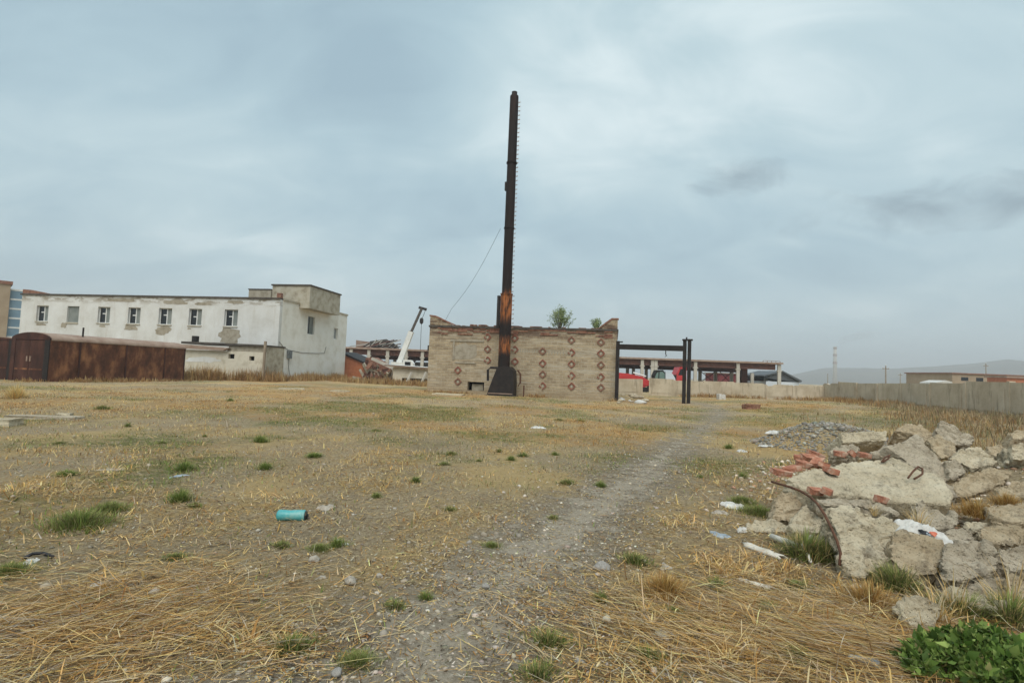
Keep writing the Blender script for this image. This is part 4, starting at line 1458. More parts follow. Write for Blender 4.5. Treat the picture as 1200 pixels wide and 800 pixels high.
def excavator():
    p = at(774, 452, 58)
    t = thing('red_excavator', 'red excavator with a greenish cab and black bucket seen through the gate', 'excavator', (p.x, p.y, TH(p.x, p.y)), 0)
    f = local_of((p.x, p.y), 0)

    def P(px, py, y=0.0):
        x, z = f(px, py, y)
        return Vector((x, y, z))
    # boom: from the body leftwards, nearly level, then stick down to the bucket
    out = [(724, 436.5), (735, 437.5), (752, 441), (760, 446), (758, 452), (750, 450), (740, 446.5), (724, 445)]
    MB().prism([f(*q) for q in out], -0.35, 0.05).build('boom', 'red_paint', t)
    MB().prism([f(*q) for q in ((747, 447), (760, 446), (761, 451), (753, 454), (747, 452))], -0.3, 0.0).build('stick', 'red_paint', t)
    MB().prism([f(*q) for q in ((747, 453.5), (757.5, 453.5), (757, 459.5), (752, 461.5), (747.5, 458.5))], -0.6, 0.35).build('bucket', 'dark_rubber', t)
    MB().tube([P(742, 436.5, -0.1), P(757, 441, -0.1)], 0.09, 6).build('ram', 'white_paint', t)
    cab = MB().prism([f(*q) for q in ((764.5, 451), (776.5, 451), (776.5, 437), (774, 433.5), (767, 433.5), (764, 440))], -1.0, 0.3).build('cab', 'dark_rubber', t)
    MB().prism([f(*q) for q in ((769, 450), (775.8, 450), (775.8, 437.5), (773.5, 435.5), (770, 435.5))], -1.03, -1.004).build('pane', 'green_glass', cab)
    MB().prism([f(*q) for q in ((764.8, 449), (768, 449), (768.6, 436), (766.8, 436.5), (764.9, 441))], -1.03, -1.004).build('pane', 'green_glass', cab)
    MB().prism([f(*q) for q in ((776.8, 450), (788, 450), (788, 443), (785, 438), (779, 435.5), (776.8, 435.5))], -1.0, 1.1).build('engine_house', 'pale_sheet', t)
    MB().box(f(779, 446)[0], f(786, 446)[0], -1.03, -1.004, f(780, 449)[1], f(780, 444)[1]).build('grille', 'dark_rubber', t)
    MB().box(f(763, 450)[0], f(788, 450)[0], -1.0, 1.0, 0.75, 1.0).build('turntable', 'red_paint', t)
    for y in (-1.3, 0.8):
        x0, x1 = f(760, 455)[0], f(789, 455)[0]
        MB().prism([(x0 + 0.3, -0.05), (x1 - 0.3, -0.05), (x1, 0.3), (x1 - 0.25, 0.72), (x0 + 0.25, 0.72), (x0, 0.3)], y, y + 0.5).build('track', 'dark_rubber', t)


def red_truck():
    p = at(798, 450, 66)
    t = thing('red_truck', 'red truck cab standing right behind the excavator', 'truck', (p.x, p.y, TH(p.x, p.y)), 0)
    f = local_of((p.x, p.y), 0)
    x0, x1 = f(790, 440)[0], f(801, 440)[0]
    z1 = f(796, 430)[1]
    cab = MB().prism([(x0, 0.6), (x1, 0.6), (x1, z1), (x0 + 0.35, z1), (x0, z1 - 0.9)], -1.1, 1.1).build('cab', 'red_paint', t)
    MB().prism([(x0 + 0.15, z1 - 1.0), (x0 + 0.75, z1 - 1.0), (x0 + 0.75, z1 - 0.25), (x0 + 0.42, z1 - 0.25)], -1.13, -1.104).build('pane', 'dark_glass', cab)
    MB().box(x0 - 0.02, x0 + 0.0, -0.9, 0.9, z1 - 1.5, z1 - 1.0).build('grille', 'dark_rubber', cab)
    MB().box(x1 + 0.1, x1 + 4.2, -1.15, 1.15, 1.0, 1.35).build('flat_bed', 'dark_rubber', t)
    MB().box(x0 + 0.2, x1 + 4.0, -0.4, 0.4, 0.6, 0.95).build('chassis', 'dark_rubber', t)
    for x in (x0 + 0.6, x1 + 2.4, x1 + 3.5):
        for y in (-1.15, 0.85):
            MB().lathe([(0.42, 0), (0.48, 0.05), (0.48, 0.25), (0.42, 0.3)], 14, Matrix.Translation((x, y, 0.48)) @ Matrix.Rotation(R(-90), 4, 'X')).build('wheel', 'dark_rubber', t)


excavator(); red_truck()


def far_sheds():
    p = at(842, 445, 118)
    t = thing('dark_red_shed', 'long dark red wall of a shed under the stripped roof', 'building', (p.x, p.y, 0), 0)
    f = local_of((p.x, p.y), 0)
    x1 = f(897, 445)[0]
    z = f(868, 438.5)[1]
    MB().box(0, x1, 0, 8, -0.2, z).build('wall', 'dark_red_wall', t)
    MB().prism([(-0.3, z), (x1 + 0.3, z), (x1 + 0.3, z + 0.2), (-0.3, z + 0.2)], -0.3, 8.3).build('roof', 'rust_roof', t)
    p = at(896, 445, 108)
    t = thing('grey_gabled_shed', 'dark grey gabled shed with a pale blue eave at the end of the stripped roof', 'building', (p.x, p.y, 0), 0)
    f = local_of((p.x, p.y), 0)
    pk, xr = f(916, 434.3), f(938.5, 446)
    MB().box(0.3, xr[0] - 0.4, 0, 10, -0.2, xr[1] - 0.35).build('wall', 'pale_sheet', t)
    MB().prism([(0.0, f(896, 439.5)[1] - 0.5), (xr[0] - 0.6, xr[1] - 0.34), (pk[0], pk[1] - 0.3)], 0.0, 10).build('gable', 'shed_grey', t)
    MB().prism([(-0.4, f(896, 439.5)[1]), (pk[0], pk[1]), (xr[0], xr[1]), (xr[0] - 0.2, xr[1] - 0.32), (pk[0], pk[1] - 0.28), (-0.4, f(896, 439.5)[1] - 0.3)], -0.5, 10.5).build('roof', 'shed_grey', t)
    # low building with red roof edge at far right
    p = at(1116, 446, 120)
    t = thing('tan_hall', 'long low tan hall with a red roof edge beyond the fence at the right', 'building', (p.x, p.y, 0), 0)
    f = local_of((p.x, p.y), 0)
    z = f(1150, 439)[1]
    x1 = f(1275, 440)[0]
    MB().box(0, x1, 0, 14, -0.2, z).build('wall', 'tan_facade', t)
    MB().box(-0.3, x1 + 0.3, -0.3, 14.3, z, z + 0.25).build('roof', 'dark_brick', t)
    for k in range(6):
        MB().box(2 + k * 3.4, 3.6 + k * 3.4, -0.04, 0.0, z - 1.5, z - 0.7).build('window', 'dark_glass', t)
    p = at(1180, 446, 96)
    t = thing('orange_annex', 'small orange annex in front of the tan hall', 'building', (p.x, p.y, 0), 0)
    f = local_of((p.x, p.y), 0)
    MB().box(0, 9, 0, 4, -0.2, f(1190, 443)[1]).build('wall', 'orange_wall', t)
    MB().box(-0.3, 9.3, -0.3, 4.3, f(1190, 443)[1], f(1190, 443)[1] + 0.3).build('roof', 'rust_roof', t)
    # pale sheeting peeping over the fence
    p = at(1093, 452, 60)
    t = thing('pale_heap', 'pale heap of sheeting just over the fence top before the tan hall', 'heap', (p.x, p.y, 0), 0)
    f = local_of((p.x, p.y), 0)
    MB().prism([(f(1092, 450)[0], -0.1), (f(1117, 450)[0], -0.1), (f(1116, 447.5)[0], f(1116, 447.5)[1]), (f(1109, 445.5)[0], f(1109, 445.5)[1]), (f(1098, 448)[0], f(1098, 448)[1])], 0, 2.5).build('sheet', 'plastic_white', t)


far_sheds()


def pole(px, ytop, Y, label, arms=True, name='utility_pole'):
    p = at(px, 440, Y)
    t = thing(name, label, 'pole', (p.x, p.y, 0), 0.3)
    z = at(px, ytop, Y).z
    MB().tube([(0, 0, -0.3), (0, 0, z)], 0.2, 8, 0.13).build('mast', 'timber', t)
    if arms:
        MB().box(-1.2, 1.2, -0.08, 0.08, z - 0.9, z - 0.7).build('cross_arm', 'timber', t)
        ins = MB().lathe([(0.08, 0), (0.1, 0.15), (0.05, 0.3)], 6).mesh('insulator', 'white_paint')
        for x in (-1.1, 0, 1.1):
            i = link('insulator', ins, t)
            i.location = (x, 0, z - 0.7 if x else z)


pole(1038, 428.5, 150, 'dark utility pole with a cross arm left of the pale heap behind the fence')
pole(1055, 437, 230, 'faint shorter utility pole just right of the dark cross arm pole')
pole(1155.5, 426, 190, 'utility pole rising behind the tan hall at the right')
pole(970, 437.5, 260, 'faint thin pole left of the distant smoking chimney', arms=False)


def far_chimney():
    p = at(978.5, 440, 1150)
    t = thing('distant_chimney', 'faint tall power station chimney trailing smoke on the horizon', 'chimney', (p.x, p.y, 0), 0)
    z = at(978.5, 406, 1150).z
    MB().lathe([(5.0, -1), (3.6, z * 0.6), (2.9, z)], 16).build('shaft', 'far_concrete', t, smooth=True)
    for k in (0.55, 0.75, 0.93):
        r = 5.0 + (2.9 - 5.0) * k
        MB().lathe([(r + 0.5, z * k), (r + 0.5, z * k + 5)], 16).build('band', 'rust_roof', t)
    # smoke drifting right and up
    g = bpy.data.materials.new('smoke_air'); g.use_nodes = True
    nt = g.node_tree; nt.nodes.clear()
    out = nt.nodes.new('ShaderNodeOutputMaterial'); pv = nt.nodes.new('ShaderNodeVolumePrincipled')
    pv.inputs['Color'].default_value = (0.9, 0.9, 0.9, 1); pv.inputs['Density'].default_value = 0.010
    nt.links.new(pv.outputs[0], out.inputs['Volume'])
    MATS['smoke_air'] = g
    pts = [Vector((p.x + dx, p.y + dy, z + dz)) for dx, dy, dz in ((0, 0, -1), (6, 2, 6), (18, 6, 13), (36, 10, 20), (60, 16, 27), (88, 24, 32), (118, 30, 36))]
    mb = MB(); o = len(mb.v); n = len(pts); rad = (2.0, 3.6, 6.0, 8, 9.5, 9, 3)
    for i, q in enumerate(pts):
        for k in range(10):
            a = 2 * math.pi * k / 10
            mb.v.append((q.x - rad[i] * 0.3 * math.cos(a), q.y + rad[i] * math.sin(a), q.z + rad[i] * math.cos(a)))
    for i in range(n - 1):
        for k in range(10):
            a, b = i * 10 + k, i * 10 + (k + 1) % 10
            mb.f.append((a, b, b + 10, a + 10))
    mb.f.append(tuple(range(10))[::-1]); mb.f.append(tuple((n - 1) * 10 + k for k in range(10)))
    s = mb.build('smoke', 'smoke_air', smooth=True)
    tag(s, 'thin pale smoke drifting off the distant chimney', kind='stuff')


far_chimney()


# ------------------------------------------------------------------ shrubs on the roof of the ruin
def roof_shrub(px, py, Y, w, h, n, label, seed):
    base = at(px, py, Y)
    base.z = BH + 0.13
    t = thing('shrub', label, 'shrub', base, 0)
    rr = random.Random(seed)
    st = MB()
    tips = []
    for k in range(22):
        a = rr.uniform(0, 6.28); sp = rr.uniform(0.05, 1.0)
        e = Vector((math.cos(a) * w * sp, math.sin(a) * w * sp, h * (1.0 - 0.45 * sp * sp - rr.random() * 0.25)))
        m = Vector((e.x * 0.4, e.y * 0.4, e.z * 0.38))
        st.tube([(0, 0, -0.05), m, e], 0.03, 5, 0.008)
        tips += [m.lerp(e, 0.05 + 0.95 * rr.random()) for _ in range(9)]
    st.build('stems', 'bark', t)
    T = np.array([tuple(q) for q in tips])
    idx = rng.choice(len(T), n)
    P = T[idx] + rng.normal(0, 1, (n, 3)) * np.array([0.09, 0.09, 0.09]) * (w / 0.9)
    P[:, 2] = np.clip(P[:, 2], h * 0.12, h * 1.05)
    tc_ = tints(n, [(0.23, 0.30, 0.10), (0.33, 0.40, 0.16), (0.44, 0.48, 0.25), (0.15, 0.21, 0.075)])
    link('crown', leaves_mesh('crown', P, rng.uniform(0.06, 0.13, n), tc_), t)


roof_shrub(657, 386, 38.6, 1.1, 1.8, 2300, 'larger pale green shrub growing on the roof of the brick ruin', 4)
roof_shrub(699, 388, 38.2, 0.65, 1.0, 900, 'smaller shrub on the ruin roof beside the raised right corner', 9)


# ------------------------------------------------------------------ rubble heap at the right
CHUNKS = []


def chunk(label, poly, zn, zf, thick, mat='concrete_pale', kx=0.0, rough=1.0, vox=0.017, name='concrete_chunk', cat='concrete chunk', group='broken concrete in the rubble heap'):
    """a broken lump: outline of its visible face laid on a tilted plane in the heap, thick metres deep, worn and pitted"""
    xs = [p[0] for p in poly]; ys = [p[1] for p in poly]
    cx = (min(xs) + max(xs)) / 2
    Pn = at(cx, max(ys), zn); Pf = at(cx, min(ys), zf)
    hvec = Vector((1, kx, 0)).normalized()
    n = (Pf - Pn).cross(hvec).normalized()
    if n.dot(CAM - Pn) < 0:
        n = -n
    pts = []
    for px, py in poly:
        d = ray(px, py)
        t_ = (Pn - CAM).dot(n) / d.dot(n)
        pts.append(CAM + d * t_)
    c = sum(pts, Vector()) / len(pts)
    # body goes down and back from the visible face
    e = (-n * 0.8 + Vector((0, 0.25, -0.3))).normalized() * thick
    N = len(pts)
    V = [(p - c) * 0.95 for p in pts] + [(p - c) * 0.98 + e for p in pts]
    Fs = [tuple(range(N)), tuple(range(2 * N - 1, N - 1, -1))] + [(i, i + N, (i + 1) % N + N, (i + 1) % N) for i in range(N)]
    me = bpy.data.meshes.new(name)
    me.from_pydata([tuple(v) for v in V], [], Fs)
    bm = bmesh.new(); bm.from_mesh(me)
    bmesh.ops.triangulate(bm, faces=bm.faces)
    bmesh.ops.recalc_face_normals(bm, faces=bm.faces)
    bm.to_mesh(me); bm.free()
    o = link(name, me)
    o.location = c
    md = o.modifiers.new('remesh', 'REMESH')
    md.mode = 'VOXEL'
    md.voxel_size = vox
    sm = o.modifiers.new('smooth', 'SMOOTH')
    sm.factor = 0.5; sm.iterations = 1
    tag(o, label, cat, group)
    CHUNKS.append((o, mat, rough, len(CHUNKS)))
    return o


def finish_chunks():
    dg = bpy.context.evaluated_depsgraph_get()
    dg.update()
    for o, mat, rough, seed in CHUNKS:
        me = bpy.data.meshes.new_from_object(o.evaluated_get(dg))
        me.name = o.name
        nv = len(me.vertices)
        co = np.empty(nv * 3, np.float32); no = np.empty(nv * 3, np.float32)
        me.vertices.foreach_get('co', co); me.vertices.foreach_get('normal', no)
        co = co.reshape(-1, 3).astype(float); no = no.reshape(-1, 3).astype(float)
        q = co + seed * 7.3
        ext = float(np.max(co.max(0) - co.min(0)))
        d = 0.10 * min(ext, 0.9) * (fbm3(q, 2.6 / max(ext, 0.25), 2, 3) - 0.5)
        # terraced fracture steps plus pits
        a = fbm3(q * np.array([1, 1, 1.8]), 5.0, 3, 11)
        d = d + rough * 0.05 * (np.round(a * 6) / 6 - a) * 2.0
        rg = np.abs(fbm3(q, 4.2, 3, 41) - 0.5) * 2
        d = d - rough * 0.06 * np.clip(0.16 - rg, 0, 1) / 0.16 * 0.55
        d = d + rough * 0.05 * (fbm3(q, 11.0, 3, 17) - 0.5)
        pit = np.clip(fbm3(q, 16.0, 2, 29) - 0.62, 0, 1)
        d = d - rough * 0.11 * pit
        co = co + no * d[:, None]
        me.vertices.foreach_set('co', co.astype(np.float32).ravel())
        me.polygons.foreach_set('use_smooth', np.ones(len(me.polygons), bool))
        me.materials.clear(); me.materials.append(MATS[mat])
        me.update()
        me.set_sharp_from_angle(angle=R(24))
        o.modifiers.clear()
        old = o.data
        o.data = me
        bpy.data.meshes.remove(old)


chunk('largest pale flat slab lying across the middle of the rubble heap',
      [(917, 561), (940, 553), (962, 549), (987, 542), (1025, 537), (1046, 532), (1060, 537), (1085, 551), (1101, 555), (1121, 580), (1117, 592), (1095, 591), (1060, 590), (1036, 588), (1005, 581), (956, 580), (935, 572)], 5.75, 6.95, 0.3, 'concrete_pale', rough=0.55)
chunk('thin ledge of concrete under the front edge of the largest slab', [(954, 584), (975, 581), (1003, 583), (1035, 589), (1056, 600), (1040, 601), (1012, 592), (985, 591), (962, 590)], 5.35, 5.7, 0.12, 'concrete_grey')
chunk('big pitted front boulder of concrete right of the curved rod',
      [(968, 594), (984, 589), (1004, 591), (1022, 599), (1042, 603), (1056, 612), (1058, 640), (1050, 662), (1030, 670), (1012, 679), (996, 675), (986, 660), (984, 632), (974, 612)], 4.4, 5.15, 0.55, 'concrete_pale', rough=1.5)
chunk('tan boulder below the torn white sack', [(1042, 626), (1060, 618), (1088, 622), (1108, 630), (1110, 655), (1102, 674), (1076, 675), (1054, 666), (1040, 652)], 4.3, 4.75, 0.4, 'concrete_tan')
chunk('grey layered boulder right of the torn white sack', [(1103, 650), (1112, 636), (1130, 631), (1166, 632), (1173, 648), (1170, 667), (1150, 676), (1125, 682), (1108, 680)], 4.15, 4.55, 0.45, 'concrete_grey', rough=1.4)
chunk('angular chunk just right of the dry stalks on the heap', [(1073, 586), (1080, 581), (1090, 589), (1103, 594), (1107, 601), (1113, 596), (1122, 601), (1127, 609), (1121, 619), (1100, 621), (1082, 619), (1072, 604)], 5.1, 5.5, 0.3, 'concrete_grey')
chunk('small flat piece right of the angular chunk', [(1127, 611), (1145, 608), (1160, 612), (1152, 619), (1138, 620)], 5.15, 5.4, 0.15, 'concrete_pale')
chunk('rounded lump below the leaning column piece at the right', [(1143, 621), (1152, 615), (1166, 610), (1190, 614), (1206, 619), (1208, 634), (1180, 640), (1166, 634), (1150, 632)], 4.85, 5.2, 0.3, 'concrete_tan')
chunk('brownish lump between the sack and the rounded lump', [(1108, 622), (1126, 617), (1141, 621), (1146, 631), (1122, 637), (1110, 634)], 4.85, 5.05, 0.25, 'concrete_grey')
chunk('pale triangular slab leaning up behind the largest slab', [(1036, 522), (1050, 517), (1063, 513), (1075, 506), (1081, 512), (1090, 525), (1103, 535), (1110, 548), (1117, 561), (1110, 566), (1096, 557), (1084, 552), (1068, 546), (1056, 536)], 7.0, 7.7, 0.2, 'concrete_grey', rough=0.6)
chunk('grey textured block highest at the back of the heap', [(1094, 504), (1103, 491), (1118, 498), (1135, 506), (1146, 511), (1139, 522), (1120, 522), (1108, 514)], 9.0, 9.5, 0.35, 'concrete_grey', rough=1.2)
chunk('peaked pale lump right of the triangular slab', [(1108, 536), (1122, 527), (1138, 522), (1151, 522), (1161, 532), (1174, 540), (1160, 546), (1140, 549), (1128, 543)], 7.3, 7.8, 0.3, 'concrete_pale')
chunk('grey wedge under the peaked pale lump', [(1108, 540), (1120, 537), (1129, 545), (1134, 553), (1122, 560), (1114, 561)], 7.0, 7.25, 0.3, 'concrete_grey')
chunk('long tan lump right of the largest slab with a shaded underside', [(1113, 567), (1128, 556), (1145, 549), (1165, 546), (1188, 552), (1184, 560), (1168, 571), (1150, 577), (1135, 584), (1120, 580)], 6.35, 6.9, 0.32, 'concrete_tan')
chunk('squared pale block cut by the right edge of the picture, upper one', [(1184, 518), (1212, 517), (1214, 538), (1188, 539)], 7.3, 7.45, 0.4, 'concrete_pale')
chunk('brown lump behind the peaked pale lump', [(1156, 523), (1170, 521), (1184, 526), (1187, 537), (1172, 538), (1160, 531)], 8.0, 8.3, 0.3, 'concrete_tan')
chunk('leaning column piece at the right edge above the dry orange grass', [(1152, 592), (1172, 588), (1200, 585), (1214, 586), (1214, 613), (1184, 612), (1162, 604)], 5.35, 5.8, 0.35, 'concrete_tan', rough=0.8)
chunk('flat slab above the leaning column piece at the right edge', [(1168, 571), (1184, 563), (1208, 561), (1214, 580), (1186, 585), (1172, 583)], 6.1, 6.5, 0.25, 'concrete_tan')
chunk('straight rectangular beam end resting over a dark gap', [(984, 507), (1040, 504), (1042, 517), (1015, 518), (987, 519)], 8.5, 8.62, 0.5, 'concrete_pale', rough=0.5)
chunk('small oval stone left below the straight beam end', [(971, 528), (984, 521), (1000, 519.5), (1008, 525), (1004, 532), (978, 532)], 7.7, 8.0, 0.25, 'concrete_grey')
chunk('dark oval piece right below the straight beam end', [(1019, 531), (1034, 522), (1050, 518), (1057, 526), (1044, 533), (1026, 535)], 7.5, 7.85, 0.25, 'concrete_grey')
chunk('upright block at the left end of the heap under the curved rod', [(909, 577), (925, 572), (946, 577), (947, 590), (936, 601), (926, 612), (904, 608), (907, 592)], 5.85, 6.2, 0.4, 'concrete_tan')
chunk('small pointed piece in front of the upright left block', [(924, 615), (930, 604), (945, 588), (956, 600), (967, 612), (964, 624), (935, 625)], 5.5, 5.8, 0.3, 'concrete_pale')
chunk('flat pale slab on the ground left of the grass clump', [(873, 613), (890, 608), (907, 606), (927, 615), (928, 621), (902, 624), (876, 620)], 5.62, 5.95, 0.12, 'concrete_pale')
chunk('lone rounded block in front of the heap above the green weed', [(1053, 706), (1062, 699), (1076, 696), (1101, 703), (1104, 720), (1097, 738), (1075, 738), (1058, 727)], 3.5, 3.68, 0.3, 'concrete_pale', vox=0.016)
chunk('small pale piece left of the lone rounded block', [(991, 683), (1001, 681), (1013, 686), (1022, 696), (1002, 699)], 4.05, 4.22, 0.12, 'concrete_pale', vox=0.014)
chunk('long flat piece in front of the grey layered boulder', [(1105, 690), (1112, 682), (1130, 689), (1156, 699), (1182, 704), (1178, 717), (1150, 714), (1120, 702)], 3.78, 4.0, 0.22, 'concrete_pale')
chunk('sloping piece below the grey layered boulder', [(1122, 690), (1146, 679), (1180, 671), (1188, 699), (1172, 705), (1146, 699)], 4.02, 4.3, 0.25, 'concrete_grey')
chunk('pale block at the right edge beside the grey layered boulder', [(1170, 642), (1184, 637), (1214, 636), (1216, 668), (1186, 670), (1174, 660)], 4.4, 4.62, 0.4, 'concrete_grey')
chunk('lowest block at the right edge of the heap', [(1180, 672), (1198, 667), (1216, 668), (1216, 706), (1192, 704), (1184, 690)], 4.0, 4.15, 0.35, 'concrete_tan')
chunk('dull brown lump at the back left of the grey textured block', [(1046, 504), (1060, 495), (1078, 496), (1094, 506), (1096, 522), (1084, 522), (1070, 508)], 9.2, 9.8, 0.4, 'concrete_tan')
chunk('small lump under the grey textured block', [(1084, 512), (1100, 508), (1120, 520), (1122, 532), (1104, 538), (1092, 526)], 8.2, 8.7, 0.4, 'concrete_tan')
chunk('small stone by the right edge behind the squared block', [(1182, 506), (1194, 502), (1210, 504), (1210, 514), (1188, 515)], 9.2, 9.5, 0.25, 'concrete_tan')
chunk('small shard wedged right of the largest slab', [(1098, 556), (1110, 561), (1120, 572), (1124, 584), (1114, 582), (1104, 568)], 6.3, 6.7, 0.3, 'concrete_grey')
finish_chunks()

# bricks lying on the slab
brick_mesh = []
for v in range(3):
    bm = bmesh.new()
    bmesh.ops.create_cube(bm, size=1.0)
    bmesh.ops.scale(bm, vec=(0.25, 0.12, 0.068), verts=bm.verts)
    bmesh.ops.bevel(bm, geom=list(bm.edges), offset=0.007, segments=1, affect='EDGES')
    rr = random.Random(60 + v)
    for q in bm.verts:
        q.co += Vector((rr.uniform(-.012, .012), rr.uniform(-.009, .009), rr.uniform(-.008, .008)))
        if v and q.co.x > 0.1:
            q.co.x -= 0.05 * v * rr.random()
    me = bpy.data.meshes.new('brick'); bm.to_mesh(me); bm.free()
    me.materials.append(MATS['red_brick'])
    brick_mesh.append(me)
BRICKS = [(916, 553, 6.45, (0.1, 0.12, 0.15)), (928, 549, 6.55, (0.0, -0.1, 0.5)), (943, 544, 6.85, (0.2, 0.15, -0.2)), (949, 536, 7.1, (0.35, 0.1, 0.25)), (939, 536, 7.15, (0.1, 0.0, -0.5)),
          (958, 541, 6.85, (0.1, -0.35, 0.7)), (965, 545, 6.6, (0.2, 0.2, 1.1)), (973, 551, 6.35, (0.25, 0.0, 1.5)), (957, 533, 7.25, (0.2, 0.3, 0.1)), (999, 531, 7.3, (0.7, 0.1, 1.2)),
          (1013, 533, 7.2, (0.2, 0.1, 0.3)), (986, 532, 7.35, (0.1, 0.1, -0.3)), (956, 575, 5.85, (0.2, 0.1, 0.1)), (969, 575, 5.8, (0.3, 0.1, 0.9)), (1033, 585, 5.72, (0.1, 0.2, 0.3))]
_ord = ['leftmost', 'second', 'third', 'fourth', 'fifth', 'sixth', 'seventh', 'eighth', 'rightmost']
_rank = sorted(range(9), key=lambda k: BRICKS[k][0])
BRICK_LABELS = [None] * 9 + ['middle orange brick of the three behind the upper edge of the largest slab', 'right orange brick of the three behind the upper edge of the largest slab', 'left orange brick of the three behind the upper edge of the largest slab',
                             'left of the two orange bricks jammed under the front edge of the largest slab', 'right of the two orange bricks jammed under the front edge of the largest slab', 'lone orange brick on the ledge before the largest slab']
for _k, _i in enumerate(_rank):
    BRICK_LABELS[_i] = ('orange brick, %s of the pile atop the largest slab' if _k in (0, 8) else 'orange brick, %s from left in the pile atop the largest slab') % _ord[_k]
for i, (px, py, z, rot) in enumerate(BRICKS):
    b = link('brick', brick_mesh[i % 3])
    b.location = at(px, py, z); b.rotation_euler = rot
    _k = (0.92, 1.0, 0.8, 0.95, 0.7)[i % 5] * (1.0 if i < 9 else 0.72)
    b.scale = (_k, (_k + 1) / 2, 1.0)
    lab = BRICK_LABELS[i]
    tag(b, lab, 'brick', ('bricks on the slab', 'bricks behind the slab', 'bricks under the slab edge')[0 if i < 9 else 1 if i < 12 else 2])

# reinforcing rod and hooks
pts = [(904, 564, 5.6), (914, 567, 5.5), (926, 570.5, 5.4), (938, 575, 5.3), (949, 581.5, 5.15), (958, 590, 5.0), (966, 602, 4.85), (974, 618, 4.75), (981, 634, 4.65), (985, 648, 4.6), (984, 662, 4.55)]
MB_ = MB().tube([at(*q) for q in pts], 0.012, 7)
tag(MB_.build('reinforcing_rod', 'rust_rod', smooth=True), 'thin curved rusty rod arching over the left end of the heap', 'rod')
for lab, pts in (('bent wire loop sticking out near the right end of the largest slab', [(1064, 560, 6.2), (1070, 552, 6.25), (1076, 546.5, 6.3), (1081, 549, 6.3), (1081, 555, 6.25), (1075, 559, 6.2), (1071, 561, 6.2)]),
                 ('short bent wire at the upper edge of the largest slab', [(1033, 541, 6.7), (1037, 536, 6.75), (1043, 533, 6.8), (1041, 537, 6.75), (1035, 541, 6.7)])):
    tag(MB().tube([at(*q) for q in pts], 0.011, 6).build('wire_loop', 'rust_rod', smooth=True), lab, 'wire')


# split white pipes and boards lying left of the heap
def trough(a, b, r, label, thick=0.012, jag=True):
    a, b = Vector(a), Vector(b)
    d = (b - a); L = d.length; d.normalize()
    up = Vector((0, 0, 1)); s = d.cross(up).normalized(); u = s.cross(d)
    mb = MB(); N = 9; K = 9
    for lay in (0, 1):
        for i in range(N):
            for k in range(K):
                ang = math.pi * (-0.05 + 1.1 * k / (K - 1)) + 0.35
                rr_ = (r - lay * thick) * (1 + 0.08 * math.sin(i * 1.7))
                end = 0.06 * math.sin(k * 2.3) * L * (i == N - 1 or i == 0)
                mb.v.append(tuple(a + d * (L * i / (N - 1) + end) + s * (rr_ * math.cos(ang)) + u * (rr_ * math.sin(ang) * 0.75)))
    o = N * K
    for i in range(N - 1):
        for k in range(K - 1):
            q = i * K + k
            mb.f.append((q, q + 1, q + K + 1, q + K)); mb.f.append((o + q, o + q + K, o + q + K + 1, o + q + 1))
    for i in range(N - 1):
        for k in (0, K - 1):
            q = i * K + k
            mb.f.append((q, q + K, o + q + K, o + q))
    for k in range(K - 1):
        for i in (0, N - 1):
            q = i * K + k
            mb.f.append((q, q + 1, o + q + 1, o + q))
    x = mb.build('split_pipe', 'timber_pale', smooth=True)
    tag(x, label, 'split pipe')


def lay(px, py, dz=0.0):
    p = gp(px, py); p.z += dz
    return p


trough(lay(874, 640, 0.0), lay(917, 656, 0.0), 0.055, 'whitish split pipe lying nearest left of the grass clump')
trough(lay(866, 680, 0.0), lay(904, 692, 0.0), 0.035, 'short white split strip lying alone in the straw left of the heap')
fb = thing('forked_branch', 'pale forked branch lying between the split pipe and the grass clump', 'branch', lay(905, 636), 0)
_o = fb.location
MB().tube([lay(904, 634, .05) - _o, lay(918, 641, .06) - _o, lay(934, 648, .07) - _o, lay(941, 650, .07) - _o], 0.028, 7, 0.034).build('stem', 'timber_pale', fb, smooth=True)
MB().tube([lay(940, 650, .07) - _o, lay(946, 646, .1) - _o, lay(951, 644, .13) - _o], 0.028, 7, 0.015).build('fork', 'timber_pale', fb, smooth=True)
MB().tube([lay(940, 650, .07) - _o, lay(946, 656, .05) - _o, lay(950, 662, .02) - _o], 0.026, 7, 0.014).build('fork', 'timber_pale', fb, smooth=True)


